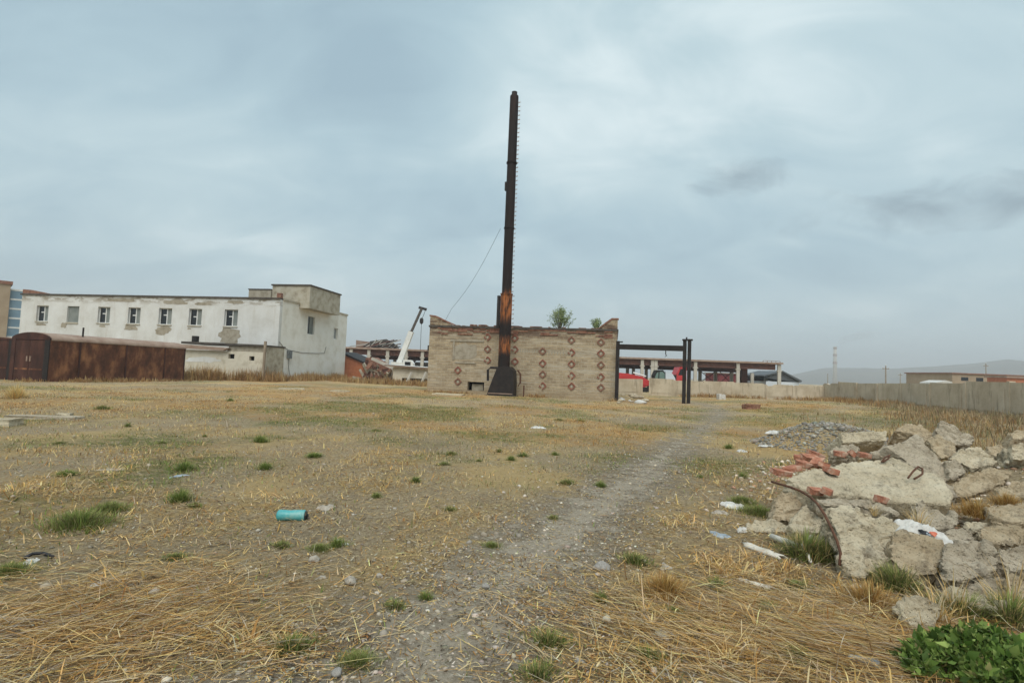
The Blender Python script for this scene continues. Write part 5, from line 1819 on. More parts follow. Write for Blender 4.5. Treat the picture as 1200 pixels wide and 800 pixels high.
# torn sack on the heap
def crumple(name, mat, px, py, Y, sx, sy, sz, seed, label, cat, n=22, amp=0.25, group=None, parent=None, lift=None):
    """a crumpled sheet with thickness: creased dome of film"""
    mb = MB()
    r_ = np.random.default_rng(seed)
    g = np.linspace(-1, 1, n)
    X, Yg = np.meshgrid(g, g, indexing='ij')
    rad = np.hypot(X, Yg)
    ang = np.arctan2(Yg, X)
    edge = 1 + 0.25 * np.sin(3 * ang + seed) + 0.15 * np.sin(7 * ang + 2 * seed)
    sq = np.maximum(np.abs(X), np.abs(Yg)) / np.maximum(rad, 1e-6)
    Xc, Yc = X * sq * edge, Yg * sq * edge
    z = np.clip(1 - (np.maximum(np.abs(X), np.abs(Yg))) ** 2, 0, 1) ** 0.6
    cr = np.abs(fbm2(Xc + seed, Yc, 2.3, 4, seed) - 0.5) * 2
    z = z * (0.15 + 0.85 * (1 - cr) ** 2) + 1.6 * amp * (fbm2(Xc, Yc + seed, 2.5, 3, seed + 5) - 0.45)
    for lay_ in (0, 1):
        for i in range(n):
            for j in range(n):
                mb.v.append((Xc[i, j] * sx, Yc[i, j] * sy, max(z[i, j], 0.02) * sz - lay_ * 0.006))
    o = n * n
    for i in range(n - 1):
        for j in range(n - 1):
            q = i * n + j
            mb.f.append((q, q + n, q + n + 1, q + 1)); mb.f.append((o + q, o + q + 1, o + q + n + 1, o + q + n))
    for i in range(n - 1):
        for q, s_ in ((i, 1), (n * (n - 1) + i, 1), (i * n, n), (i * n + n - 1, n)):
            mb.f.append((q, q + s_, o + q + s_, o + q))
    me = bpy.data.meshes.new(name)
    me.from_pydata(mb.v, [], mb.f)
    me.polygons.foreach_set('use_smooth', [True] * len(me.polygons))
    me.materials.append(MATS[mat])
    o_ = link(name, me, parent)
    if parent is None:
        p = at(px, py, Y) if Y else gp(px, py)
        o_.location = p
        o_.rotation_euler = (0, 0, r_.uniform(0, 3))
        tag(o_, label, cat, group)
    return o_


sk = crumple('torn_sack', 'plastic_white', 1076, 627, 4.85, 0.21, 0.16, 0.12, 3, 'torn white sack with dark and red print draped on the heap', 'sack')
sk.rotation_euler = (0.25, 0.1, 0.1)
for mat_, x, y, s_, sd in (('plastic_black', -0.065, -0.10, 0.035, 5), ('plastic_red', 0.02, -0.11, 0.03, 6), ('plastic_red', 0.05, -0.09, 0.022, 9), ('plastic_bluegrey', -0.04, -0.12, 0.025, 7)):
    q = crumple('print_patch', mat_, 0, 0, 0, s_, s_ * 0.7, 0.012, sd, '', '', n=8, amp=0.1, parent=sk)
    q.location = (x, y, 0.085); q.rotation_euler = (0.5, 0, sd)


# ------------------------------------------------------------------ bottle, litter, loose stones
def bottle(px, py, L, r, yaw, mat, label, cap):
    p = gp(px, py)
    t = thing('plastic_bottle', label, 'bottle', (p.x, p.y, p.z + r * 0.92), yaw)
    rm = Matrix.Rotation(R(90), 4, 'Y')
    prof = [(r * 0.72, -L / 2), (r * 0.96, -L / 2 + 0.012), (r, -L / 2 + 0.03), (r * 0.97, -L * 0.2), (r * 0.9, -L * 0.05), (r * 0.98, L * 0.12), (r, L * 0.36), (r * 0.98, L * 0.42), (r * 1.03, L * 0.43), (r * 1.03, L * 0.47), (r * 0.9, L / 2)]
    MB().lathe(prof, 24, rm).build('body', mat, t, smooth=True)
    MB().lathe([(r * 0.86, L / 2 + 0.001), (r * 0.8, L / 2 + 0.012), (r * 0.35, L / 2 + 0.014), (r * 0.3, L / 2 + 0.03), (r * 0.1, L / 2 + 0.032)], 20, rm).build('bottle_end', cap, t, smooth=True)


bottle(341, 610, 0.275, 0.055, 0.10, 'plastic_teal', 'teal plastic bottle lying on its side on the bare soil', 'plastic_black')
bottle(1012, 782, 0.15, 0.03, -0.35, 'plastic_bluegrey', 'blue grey plastic bottle lying in the straw at the bottom right', 'plastic_black')
LIT = [(382, 596, .09, .07, .05, 'crumpled pale wrapper just right of the teal bottle', 'stone_pale'),
       (400, 637, .09, .035, .02, 'small torn white scrap below right of the teal bottle', 'plastic_white'),
       (112, 687, .05, .035, .025, 'white scrap lying in the straw at the lower left', 'plastic_white'),
       (36, 659, .06, .04, .03, 'white scrap beside a black strip at the left', 'plastic_white'),
       (376, 678, .05, .025, .02, 'small black and white scrap near the lower pale stones', 'stone_pale'),
       (775, 746, .06, .045, .04, 'crumpled whitish bag in the straw right of the path', 'stone_pale'),
       (780, 664, .09, .04, .02, 'pale flake lying right of the grey stone', 'stone_pale'),
       (842, 627, .12, .07, .03, 'blue grey torn plastic beside the left edge of the heap', 'plastic_bluegrey'),
       (858, 594, .14, .09, .07, 'white crumpled sheet beside the green patch near the heap', 'plastic_white'),
       (843, 602, .11, .08, .05, 'pale pinkish sheet left of the white crumpled sheet', 'stone_pale'),
       (870, 622, .08, .06, .05, 'small white scrap left of the flat pale slab', 'plastic_white'),
       (900, 524, .2, .1, .05, 'white sheet on the dry grass before the grey gravel heap', 'plastic_white'),
       (908, 508, .25, .14, .1, 'farther white bag on the dry grass left of the grey gravel heap', 'plastic_white'),
       (869, 529, .18, .1, .05, 'small white scrap right beside the far path', 'plastic_white'),
       (630, 502, .22, .12, .08, 'white scrap far out on the field before the ruin', 'plastic_white'),
       (210, 558, .12, .05, .02, 'pale bluish strip of film above the tallest grass tuft', 'plastic_bluegrey'),
       (131, 551, .2, .08, .03, 'pale strip of film far out left on the field', 'stone_pale'),
       (1002, 716, .06, .04, .03, 'white plastic bit in the thick straw before the heap', 'plastic_white')]
for i, (px, py, sx, sy, sz, lab, m) in enumerate(LIT):
    crumple('litter', m, px, py, 0, sx, sy, sz, 20 + i, lab, 'litter', n=12, group='litter scattered on the ground')
tag(MB().tube([lay(27, 657, .015), lay(38, 653, .03), lay(50, 653, .03), lay(62, 654, .012)], 0.013, 6).build('rubber_strip', 'plastic_black', smooth=True), 'curled black strip lying at the left edge of the straw', 'strip')


def stone_mesh(seed, flat=0.65, sub=3, mat='stone_grey'):
    bm = bmesh.new()
    bmesh.ops.create_icosphere(bm, subdivisions=sub, radius=1.0)
    co = np.array([tuple(v.co) for v in bm.verts])
    d = 0.6 + 0.8 * fbm3(co + seed * 3.1, 1.4, 4, seed)
    r_ = np.random.default_rng(seed)
    for _ in range(5):                    # knock flats off
        n = r_.normal(size=3); n /= np.linalg.norm(n)
        h = co @ n
        d = np.where(h * d > 0.72, 0.72 / np.maximum(h, 1e-3), d)
    for v, k in zip(bm.verts, d):
        v.co = Vector((v.co.x * k, v.co.y * k * 0.8, v.co.z * k * flat))
    me = bpy.data.meshes.new('stone'); bm.to_mesh(me); bm.free()
    me.polygons.foreach_set('use_smooth', [True] * len(me.polygons))
    me.materials.append(MATS[mat])
    return me


STONES = [(705, 667, .075, 'grey stone standing on the right edge of the path', 'stone_grey'), (369, 658, .05, 'pale stone below the small torn white scrap', 'stone_pale'),
          (410, 684, .055, 'pale rounded stone lower right of the teal bottle', 'stone_pale'), (781, 691, .05, 'pale stone in the straw right of the grey path stone', 'stone_pale'),
          (445, 676, .03, 'small pale stone left of the path', 'stone_pale'), (866, 727, .035, 'small grey stone in the straw below the heap', 'stone_grey'),
          (876, 766, .035, 'small grey stone at the bottom right before the thick straw', 'stone_grey'), (569, 689, .03, 'small dark stone in the middle of the path', 'stone_grey'),
          (679, 779, .04, 'grey stone at the bottom edge right of the path', 'stone_grey'), (395, 790, .035, 'small grey stone at the bottom edge left of the path', 'stone_grey')]
for i, (px, py, s_, lab, m) in enumerate(STONES):
    o = link('stone', stone_mesh(100 + i, mat=m))
    p = gp(px, py)
    o.location = (p.x, p.y, p.z + s_ * 0.3); o.scale = (s_, s_, s_); o.rotation_euler = (0, 0, i * 1.3)
    tag(o, lab, 'stone', 'loose stones on the ground')


def slab(name, label, px, py, sx, sy, sz, yaw, mat, cat='slab', pitch=0.0):
    p = gp(px, py)
    bm = bmesh.new(); bmesh.ops.create_cube(bm, size=1.0)
    bmesh.ops.subdivide_edges(bm, edges=list(bm.edges), cuts=3, use_grid_fill=True)
    for v in bm.verts:
        n_ = float(fbm3(np.array([v.co.x, v.co.y, v.co.z]) + px, 2.2, 2, 5)) - 0.5
        v.co = Vector((v.co.x * sx * (1 + 0.25 * n_), v.co.y * sy * (1 + 0.4 * n_), v.co.z * sz * (1 + 0.5 * n_)))
    me = bpy.data.meshes.new(name); bm.to_mesh(me); bm.free()
    me.materials.append(MATS[mat])
    o = link(name, me)
    o.location = (p.x, p.y, p.z + sz * 0.3); o.rotation_euler = (pitch, 0, yaw)
    tag(o, label, cat)


slab('concrete_slab', 'pale slab lying before the left corner of the brick ruin', 526, 463, 1.9, 0.7, 0.12, -0.2, 'concrete_pale')
slab('concrete_slab', 'pale squared block at the left edge of the field', 3, 499, 0.55, 0.4, 0.2, 0.1, 'concrete_pale')
slab('concrete_slab', 'low dark berm slab lying in the field at the left', 52, 491, 1.6, 0.4, 0.1, 0.12, 'concrete_grey')
slab('concrete_slab', 'pale board lying before the corner of the white building', 342, 456, 1.5, 0.5, 0.1, 0.3, 'concrete_pale')
slab('concrete_slab', 'pale slab lying right of the white building', 398, 459, 1.1, 0.5, 0.12, -0.2, 'concrete_pale')
slab('brown_block', 'small brown block lying before the fence right of the path', 880, 479, 0.8, 0.4, 0.3, 0.1, 'dark_brick', 'block')
slab('white_block', 'white block at the foot of the fence right of the twin posts', 845, 468, 0.5, 0.4, 0.45, 0.1, 'plastic_white', 'block')
slab('white_block', 'small pale block in the straw far left before the garage', 75, 490, 0.3, 0.25, 0.16, 0.4, 'concrete_pale', 'block')
# rubble at the foot of the gate
rr = random.Random(77)
gate_mesh = [stone_mesh(200 + k, 0.55, 2, ('concrete_pale', 'concrete_grey', 'plastic_white')[k % 3]) for k in range(5)]
for k in range(16):
    o = link('rubble_stone', gate_mesh[k % 5])
    p = gp(rr.uniform(724, 756), rr.uniform(463, 473))
    s_ = rr.uniform(0.12, 0.36)
    o.location = (p.x, p.y, p.z + s_ * 0.25); o.scale = (s_ * 1.3, s_, s_); o.rotation_euler = (0, 0, rr.uniform(0, 6))
    tag(o, 'pale lump in the small rubble pile at the foot of the ruin by the gate', 'rubble', 'rubble by the gate')


# ------------------------------------------------------------------ grass, straw, weeds, gravel
def scatter(n, r0, r1, half=66):
    r = np.exp(rng.uniform(np.log(r0), np.log(r1), n))
    a = np.radians(rng.uniform(-half, half, n))
    return r * np.sin(a), r * np.cos(a), r


def field_straw():
    n = 360000
    x, y, r = scatter(n, 1.5, 26)
    straw, rust, green, pd = masks(x, y)
    clump = fbm2(x, y, 2.2, 3, 61)
    patchy = fbm2(x, y, 0.9, 4, 63)
    dens = np.clip(0.04 + straw ** 1.3 * (0.06 + 0.9 * sstep(0.42, 0.66, clump)) * (0.25 + 0.9 * sstep(0.38, 0.6, patchy)), 0, 1)
    dens = dens * (0.22 + 0.78 * sstep(0.35, 1.0, pd)) + 0.02
    ok = rng.random(n) < dens
    x, y, r, straw, rust = x[ok], y[ok], r[ok], straw[ok], rust[ok]
    n = len(x)
    z = ground_z(x, y, (straw, rust, green[ok], pd[ok])) + rng.uniform(0.001, 0.028, n) * (0.3 + straw)
    L = rng.gamma(2.2, 0.03, n) * (1 + 0.5 * straw) + 0.02
    L = np.clip(L, 0.02, 0.36)
    W = (rng.gamma(3.0, 0.0009, n) + 0.0012) * (1 + r / 9)
    az = 3.4 * np.pi * fbm2(x, y, 1.1, 2, 66) + rng.normal(0, 1.0, n)
    tilt = np.clip(rng.normal(0.10, 0.17, n), -0.05, 1.1)
    # about half grow out of tussocks, bent over all round the root
    cell = 0.17
    cxi, cyi = np.floor(x / cell), np.floor(y / cell)
    hx = _T2[cxi.astype(int) & 511, cyi.astype(int) & 511]; hy = _T2[(cyi.astype(int) + 71) & 511, (cxi.astype(int) + 33) & 511]
    ux, uy = (cxi + 0.2 + 0.6 * hx) * cell, (cyi + 0.2 + 0.6 * hy) * cell
    tus = rng.random(n) < 0.5 * sstep(0.3, 0.75, hx)
    aa = np.arctan2(y - uy, x - ux)
    x = np.where(tus, ux + (x - ux) * 0.4, x); y = np.where(tus, uy + (y - uy) * 0.4, y)
    az = np.where(tus, aa + rng.normal(0, 0.6, n), az)
    tilt = np.where(tus, rng.uniform(0.2, 1.0, n), tilt)
    L = np.where(tus, L * 0.9, L)
    up = rng.random(n) < 0.10
    tilt = np.where(up, rng.uniform(0.5, 1.3, n), tilt)
    L = np.where(up, L * 0.7, L)
    bend = np.where(tus, rng.normal(-0.55, 0.3, n), rng.normal(-0.1, 0.25, n))
    t = tints(n, STRAW + [(0.46, 0.39, 0.29), (0.22, 0.13, 0.06)], 0.24, [.22, .22, .16, .16, .08, .1, .06])
    t = t * (0.8 + 0.4 * fbm2(x, y, 1.7, 3, 64))[:, None]
    t = t * (1 - 0.5 * rust[:, None] * np.array([0.25, 0.5, 0.75]))
    me = blades_mesh('dry_grass', np.stack([x, y, z], 1), L, W, az, tilt, bend, t)
    tag(link('dry_grass', me), 'dry straw lying over the field', kind='stuff')
    return n


def thick_straw():
    """matted long straw in front of the heap"""
    n = 9000
    c = gp(1000, 745)
    x = c.x + rng.normal(0, 0.42, n); y = c.y + rng.normal(0, 0.32, n)
    c2 = gp(100, 735)
    m = n // 3
    x[:m] = c2.x + rng.normal(0, 0.7, m); y[:m] = c2.y + rng.normal(0, 0.5, m)
    c3 = gp(850, 740)
    x[m:m + 2500] = c3.x + rng.normal(0, 0.6, 2500); y[m:m + 2500] = c3.y + rng.normal(0, 0.4, 2500)
    z = ground_z(x, y) + rng.uniform(0.0, 0.06, n)
    L = rng.uniform(0.08, 0.42, n)
    W = rng.uniform(0.003, 0.006, n)
    az = rng.normal(-0.55, 0.35, n) + np.pi * (rng.random(n) < 0.5)
    az[:m] = rng.normal(0.5, 0.6, m) + np.pi * (rng.random(m) < 0.5)
    me = blades_mesh('straw_mat', np.stack([x, y, z], 1), L, W, az, np.clip(rng.normal(0.05, 0.1, n), -0.06, 0.5), rng.normal(-0.05, 0.12, n), tints(n, STRAW + [(0.46, 0.39, 0.29), (0.24, 0.14, 0.065)], 0.25))
    tag(link('straw_mat', me), 'thick mats of long bleached straw in the foreground', kind='stuff')


def long_stalks():
    """single stout dead stalks lying about"""
    n = 260
    x, y, r = scatter(n, 1.8, 9)
    z = ground_z(x, y) + rng.uniform(0.01, 0.05, n)
    me = blades_mesh('dead_stalks', np.stack([x, y, z], 1), rng.uniform(0.15, 0.5, n), rng.uniform(0.004, 0.008, n), rng.uniform(0, 6.28, n),
                     np.clip(rng.normal(0.06, 0.1, n), -0.03, 0.5), rng.normal(0, 0.25, n), tints(n, [(0.62, 0.5, 0.32), (0.5, 0.38, 0.22), (0.3, 0.2, 0.11)], 0.15))
    tag(link('dead_stalks', me), 'loose dead stalks strewn over the foreground', kind='stuff')


def straw_bits():
    """chopped straw and twig crumbs over soil and path"""
    n = 130000
    x, y, r = scatter(n, 1.5, 13)
    cl = fbm2(x, y, 1.4, 4, 95)
    ok = rng.random(n) < 0.25 + 0.75 * sstep(0.42, 0.6, cl)
    x, y, r = x[ok], y[ok], r[ok]
    n = len(x)
    mk = masks(x, y)
    z = ground_z(x, y, mk) + rng.uniform(0.004, 0.014, n) + 0.006 * (mk[3] < 1.3)
    t = tints(n, STRAW + [(0.14, 0.09, 0.05), (0.09, 0.065, 0.042), (0.5, 0.46, 0.38)], 0.22)
    me = blades_mesh('straw_bits', np.stack([x, y, z], 1), rng.gamma(2.0, 0.012, n) + 0.008, rng.uniform(0.003, 0.008, n) * (1 + r / 12), rng.uniform(0, 6.28, n),
                     np.clip(rng.normal(0.05, 0.2, n), -0.1, 0.9), rng.normal(0, 0.2, n), t)
    tag(link('straw_bits', me), 'chopped straw and twig crumbs over soil and path', kind='stuff')


def low_green():
    n = 240000
    x, y, r = scatter(n, 1.5, 36)
    straw, rust, green, pd = masks(x, y)
    cl = fbm2(x, y, 3.0, 3, 83)
    ok = rng.random(n) < np.clip(green * sstep(0.40, 0.62, cl) * 0.95 + 0.015, 0, 1)
    x, y, r = x[ok], y[ok], r[ok]
    n = len(x)
    z = ground_z(x, y, (straw[ok], rust[ok], green[ok], pd[ok]))
    me = blades_mesh('green_grass', np.stack([x, y, z], 1), rng.uniform(0.025, 0.085, n), rng.uniform(0.003, 0.006, n) * (1 + r / 8), rng.uniform(0, 6.28, n),
                     rng.uniform(0.3, 1.35, n), rng.normal(-0.3, 0.3, n), tints(n, GREEN[:3] + OLIVE, 0.18))
    tag(link('green_grass', me), 'sparse short green grass between the straw', kind='stuff')


def mid_grass():
    """short tufty cover across the middle of the field"""
    n = 330000
    r = np.sqrt(rng.uniform(6.0 ** 2, 46.0 ** 2, n)) * rng.uniform(0.55, 1, n)
    a = np.radians(rng.uniform(-58, 58, n))
    x, y = r * np.sin(a), r * np.cos(a)
    mk = masks(x, y)
    straw, rust, green, pd = mk
    cl = fbm2(x, y, 1.6, 4, 88)
    ok = (rng.random(n) < sstep(0.40, 0.62, cl) * (0.25 + 0.75 * np.maximum(straw, green))) & (rng.random(n) < sstep(0.3, 1.1, pd)) & (y > 3)
    x, y, r = x[ok], y[ok], r[ok]
    straw, rust, green = straw[ok], rust[ok], green[ok]
    n = len(x)
    z = ground_z(x, y, tuple(m[ok] for m in mk))
    g_ = tints(n, GREEN[:3] + OLIVE + OLIVE, 0.2); s_ = tints(n, STRAW + [(0.46, 0.39, 0.28), (0.38, 0.31, 0.2), (0.25, 0.16, 0.08)], 0.22)
    isg = rng.random(n) < np.clip(0.18 + 0.75 * green - 0.3 * straw, 0, 1)
    t = np.where(isg[:, None], g_, s_)
    t = t * (1 - 0.5 * rust[:, None] * np.array([0.2, 0.45, 0.7]))
    me = blades_mesh('field_grass', np.stack([x, y, z], 1), rng.uniform(0.03, 0.11, n), rng.uniform(0.003, 0.007, n) * (1 + r / 14), rng.uniform(0, 6.28, n),
                     rng.uniform(0.15, 1.3, n), rng.normal(-0.25, 0.3, n), t)
    tag(link('field_grass', me), 'short patchy dry and green grass across the middle of the field', kind='stuff')


def gravel():
    ico = bmesh.new(); bmesh.ops.create_icosphere(ico, subdivisions=1, radius=1.0)
    bv = np.array([tuple(v.co) for v in ico.verts]); bf = np.array([[v.index for v in f.verts] for f in ico.faces]); ico.free()

    def emit(name, x, y, s, label, cols, zl=0.2):
        n = len(x)
        z = ground_z(x, y)
        k = len(bv)
        V = bv[None] * (s[:, None, None] * (1 + rng.uniform(-.35, .35, (n, k, 1)))) * np.stack([np.ones(n), rng.uniform(.6, 1, n), rng.uniform(.4, .75, n)], 1)[:, None, :]
        a = rng.uniform(0, 6.28, n); ca, sa = np.cos(a)[:, None], np.sin(a)[:, None]
        V = np.stack([V[..., 0] * ca - V[..., 1] * sa, V[..., 0] * sa + V[..., 1] * ca, V[..., 2]], -1)
        V = V + np.stack([x, y, z + s * zl], 1)[:, None, :]
        T = (bf[None] + (np.arange(n) * k)[:, None, None]).reshape(-1, 3)
        me = np_tris(name, V.reshape(-1, 3), T, np.repeat(tints(n, cols, 0.2), k, 0), 'gravel_stone')
        tag(link(name, me), label, kind='stuff')
    greys = [(0.42, 0.365, 0.29), (0.32, 0.275, 0.21), (0.50, 0.445, 0.365), (0.22, 0.18, 0.135), (0.36, 0.315, 0.255)]
    # on the path
    n = 19000
    i = rng.choice(len(PATH), n, p=(lambda w: w / w.sum())(1 / (2 + PATH[:, 1].clip(0)) ** 1.2))
    off = rng.normal(0, 0.42, n)
    tan = np.gradient(PATH, axis=0); tan /= np.linalg.norm(tan, axis=1)[:, None]
    x = PATH[i, 0] - tan[i, 1] * off + rng.uniform(-.2, .2, n); y = PATH[i, 1] + tan[i, 0] * off + rng.uniform(-.2, .2, n)
    emit('gravel', x, y, rng.gamma(1.6, 0.0034, n) + 0.0025, 'fine gravel and clods strewn on the path', greys)
    # crumbs over the field
    n = 7000
    x, y, r = scatter(n, 1.6, 22)
    emit('field_crumbs', x, y, (rng.gamma(1.3, 0.004, n) + 0.0025) * (1 + r / 25), 'small clods and stones scattered over the field', greys)
    # grey gravel heap behind the rubble
    n = 9000
    a = rng.uniform(0, 6.28, n); q = np.sqrt(rng.random(n)) * 1.05
    x = 8.0 + 1.8 * q * np.cos(a); y = 13.2 + 1.6 * q * np.sin(a)
    emit('gravel_heap', x, y, rng.gamma(1.1, 0.011, n) + 0.004, 'low heap of grey gravel behind the rubble', [(0.25, 0.23, 0.19), (0.20, 0.185, 0.155), (0.30, 0.275, 0.23), (0.345, 0.32, 0.275)])
    # fines between the chunks
    n = 11000
    x = rng.uniform(2.7, 9.5, n); y = rng.uniform(3.3, 10.5, n)
    d = np.sqrt(((x - 8.8) / 5.9) ** 2 + ((y - 7.2) / 4.9) ** 2)
    ok = rng.random(n) < sstep(1.0, 0.7, d) * (0.25 + 0.75 * sstep(0.4, 0.6, fbm2(x, y, 1.5, 3, 15)))
    x, y = x[ok], y[ok]
    emit('rubble_fines', x, y, np.clip(rng.gamma(1.2, 0.014, len(x)) + 0.005, 0, 0.05), 'crumbled mortar and fines between the chunks', [(0.48, 0.41, 0.31), (0.36, 0.295, 0.21), (0.56, 0.50, 0.40), (0.40, 0.23, 0.15)])


def tuft_mesh(seed, n, spread, h, cols, lean=0.0):
    global rng
    keep = rng
    rng = np.random.default_rng(seed)
    a = rng.uniform(0, 6.28, n); q = np.abs(rng.normal(0, 0.45, n)).clip(0, 1.1)
    P = np.stack([spread * q * np.cos(a), spread * q * np.sin(a), np.zeros(n) - 0.01], 1)
    L = h * rng.uniform(0.45, 1.1, n) * (1.05 - 0.4 * q.clip(0, 1))
    tilt = np.clip(rng.normal(1.15, 0.28, n) - 0.35 * q, 0.15, 1.57)
    az = a + rng.normal(0, 0.8, n)
    me = blades_mesh('grass_tuft', P, L, rng.uniform(0.004, 0.008, n) * (1 + h), az, tilt, rng.normal(-0.35, 0.25, n), tints(n, cols, 0.2))
    rng = keep
    return me


TUFT = [tuft_mesh(300, 260, 0.12, 0.11, GREEN + OLIVE[:1]), tuft_mesh(301, 420, 0.12, 0.07, GREEN[1:3] + OLIVE), tuft_mesh(302, 600, 0.16, 0.09, GREEN + OLIVE + STRAW[:1]), tuft_mesh(303, 260, 0.07, 0.13, GREEN[:2] + OLIVE[:1]), tuft_mesh(304, 700, 0.17, 0.075, OLIVE + GREEN[1:3])]
TUFT_BIG = [tuft_mesh(310, 1500, 0.36, 0.17, GREEN[:3] + OLIVE[:2]), tuft_mesh(311, 500, 0.16, 0.2, GREEN), tuft_mesh(312, 900, 0.2, 0.26, GREEN[:3] + OLIVE + STRAW[:1])]


def tuft(px, py, mesh, s, label, sx=1.0, sz=1.0, group='green tufts in the dry field'):
    p = gp(px, py)
    o = link('grass_tuft', mesh)
    o.location = (p.x, p.y, float(ground_z(np.array([p.x]), np.array([p.y]))[0]))
    o.rotation_euler = (0, 0, px * 0.37)
    o.scale = (s * sx, s, s * sz)
    tag(o, label, 'grass tuft', group)


tuft(92, 616, TUFT_BIG[0], 1.0, 'widest green grass tuft lying low at the left', 1.15)
tuft(128, 600, TUFT_BIG[0], 0.7, 'right hand end of the wide green patch at the left')
tuft(211, 588, TUFT_BIG[1], 0.9, 'bushy dark green tuft right of the widest tuft')
tuft(216, 551, TUFT_BIG[1], 0.95, 'dark green tuft straight above the bushy one')
tuft(78, 558, TUFT_BIG[1], 0.7, 'small dark green tuft above the widest tuft', 1.3, .7)
tuft(311, 550, TUFT_BIG[1], 0.75, 'dark green tuft above left of the teal bottle')
tuft(305, 518, TUFT_BIG[1], 1.0, 'round dark green tuft far above the teal bottle')
tuft(368, 536, TUFT_BIG[1], 0.8, 'low twin green tuft out in the field above right of the bottle', 1.4, .6)
tuft(10, 672, TUFT_BIG[0], 0.55, 'green tuft cut by the left edge beside the white scrap')
tuft(374, 644, TUFT_BIG[0], 0.36, 'grey green tuft below right of the teal bottle')
tuft(228, 594, TUFT[1], 0.9, 'little tuft at the right foot of the bushy dark green one')
tuft(789, 724, TUFT_BIG[0], 0.4, 'dark green tuft in the straw right of the path')
tuft(417, 776, TUFT_BIG[0], 0.42, 'green tuft at the bottom left of the path')
tuft(704, 569, TUFT_BIG[1], 0.62, 'darkest small tuft on the left edge of the path')
tuft(854, 526, TUFT_BIG[1], 0.75, 'green tuft right of the far path')
tuft(599, 540, TUFT_BIG[1], 0.6, 'yellow green tuft in the middle of the field')
tuft(576, 640, TUFT_BIG[0], 0.36, 'flat green tuft left of the path middle')
tuft(945, 652, TUFT_BIG[2], 1.1, 'tall green clump under the curved rod', 1.2, group='grass among the rubble')
tuft(968, 655, TUFT_BIG[2], 0.85, 'green clump against the big pitted boulder', group='grass among the rubble')
tuft(1050, 690, TUFT_BIG[2], 0.9, 'green clump in front of the tan boulder', group='grass among the rubble')
tuft(890, 603, TUFT_BIG[0], 0.8, 'broad green patch left of the upright block', 1.2, group='grass among the rubble')
tuft(870, 590, TUFT_BIG[0], 0.65, 'paler green patch behind the white crumpled sheet', group='grass among the rubble')
tuft(1130, 724, TUFT_BIG[2], 0.75, 'grassy clump right of the lone rounded block', 1.5, group='grass among the rubble')
tuft(1182, 728, TUFT_BIG[2], 0.9, 'grassy clump at the right edge above the leafy weed', 1.5, group='grass among the rubble')
SMALL = [('small green tuft far out at the left before the garage and white building', 'far left tufts', [(240, 512), (150, 500), (190, 520), (70, 520), (120, 480), (270, 470)]),
         ('small green tuft out in the field before the brick ruin', 'tufts before the ruin', [(561, 541), (529, 533), (680, 494), (655, 493), (613, 535), (650, 533), (585, 530), (520, 545), (440, 505)]),
         ('small green tuft in the middle distance between the teal bottle and the path', 'tufts between bottle and path', [(527, 599), (664, 567), (487, 566), (441, 584)]),
         ('small green tuft in the foreground left of the path, below the teal bottle', 'left foreground tufts', [(498, 700), (463, 711), (330, 640), (205, 655), (340, 760), (395, 640)]),
         ('small green tuft beside the far path, left of the gravel heap', 'tufts by the far path', [(820, 560), (870, 560), (915, 545)]),
         ('small green tuft in the straw of the foreground right of the path', 'right foreground tufts', [(703, 705), (644, 756), (631, 793), (648, 607), (745, 660), (840, 690), (900, 720), (935, 690), (935, 775), (760, 775)])]
for lab, grp, lst in SMALL:
    for i, (px, py) in enumerate(lst):
        tuft(px, py, TUFT[(i * 3 + px) % 5], 0.7 + 0.5 * ((i * 37) % 10) / 10 + (0.8 if py < 500 else 0), lab, 0.9 + 0.4 * ((i * 7) % 5) / 5, group=grp)

# pale yellow dry tuft before the garage and ochre tufts near the heap
DRY = tuft_mesh(330, 420, 0.25, 0.55, STRAW[:2] + [(0.6, 0.5, 0.25)])
OCH = tuft_mesh(331, 700, 0.28, 0.24, [(0.45, 0.28, 0.09), (0.36, 0.2, 0.06), (0.55, 0.38, 0.16)])
DRYT = tuft_mesh(332, 90, 0.1, 0.42, STRAW[:2] + [(0.6, 0.52, 0.36)])
for px, py, me, s, lab in ((19, 466, DRY, 1.15, 'pale yellow dry tuft standing before the garage'), (1020, 712, OCH, 0.9, 'ochre dry tuft between the small pale piece and the lone block'),
                           (1145, 603, OCH, 1.0, 'orange dry grass between the long tan lump and the column piece'), (1180, 590, OCH, 0.8, 'orange dry grass beside the leaning column piece'),
                           (780, 700, OCH, 0.8, 'ochre dry tuft right of the grey path stone'), (1100, 735, DRYT, 0.8, 'dry stalks right beside the lone rounded block'), (1075, 611, DRYT, 0.85, 'thin pale dry stalks standing on the heap by the angular chunk'),
                           (1118, 722, DRYT, 0.8, 'dry stalks before the long flat piece'), (1187, 715, DRYT, 1.0, 'tall dry stalks by the lowest block at the right edge'), (1025, 605, DRYT, 0.4, 'short dry stalks on top of the big pitted boulder')):
    tuft(px, py, me, s, lab, group='dry tufts')
for px, py, Y, me, s in ((1075, 616, 5.0, DRYT, 0.7), (1025, 600, 5.1, DRYT, 0.35), (1145, 600, 5.75, OCH, 0.9), (1180, 588, 5.9, OCH, 0.7)):
    p = at(px, py, Y)
    for o in bpy.data.objects:
        if o.name.startswith('grass_tuft') and (o.location.xy - gp(px, {616: 611, 600: 605 if px == 1025 else 603, 588: 590}[py]).xy).length < 0.01:
            o.location = (p.x, p.y, p.z - 0.03); o.scale = (s, s, s)


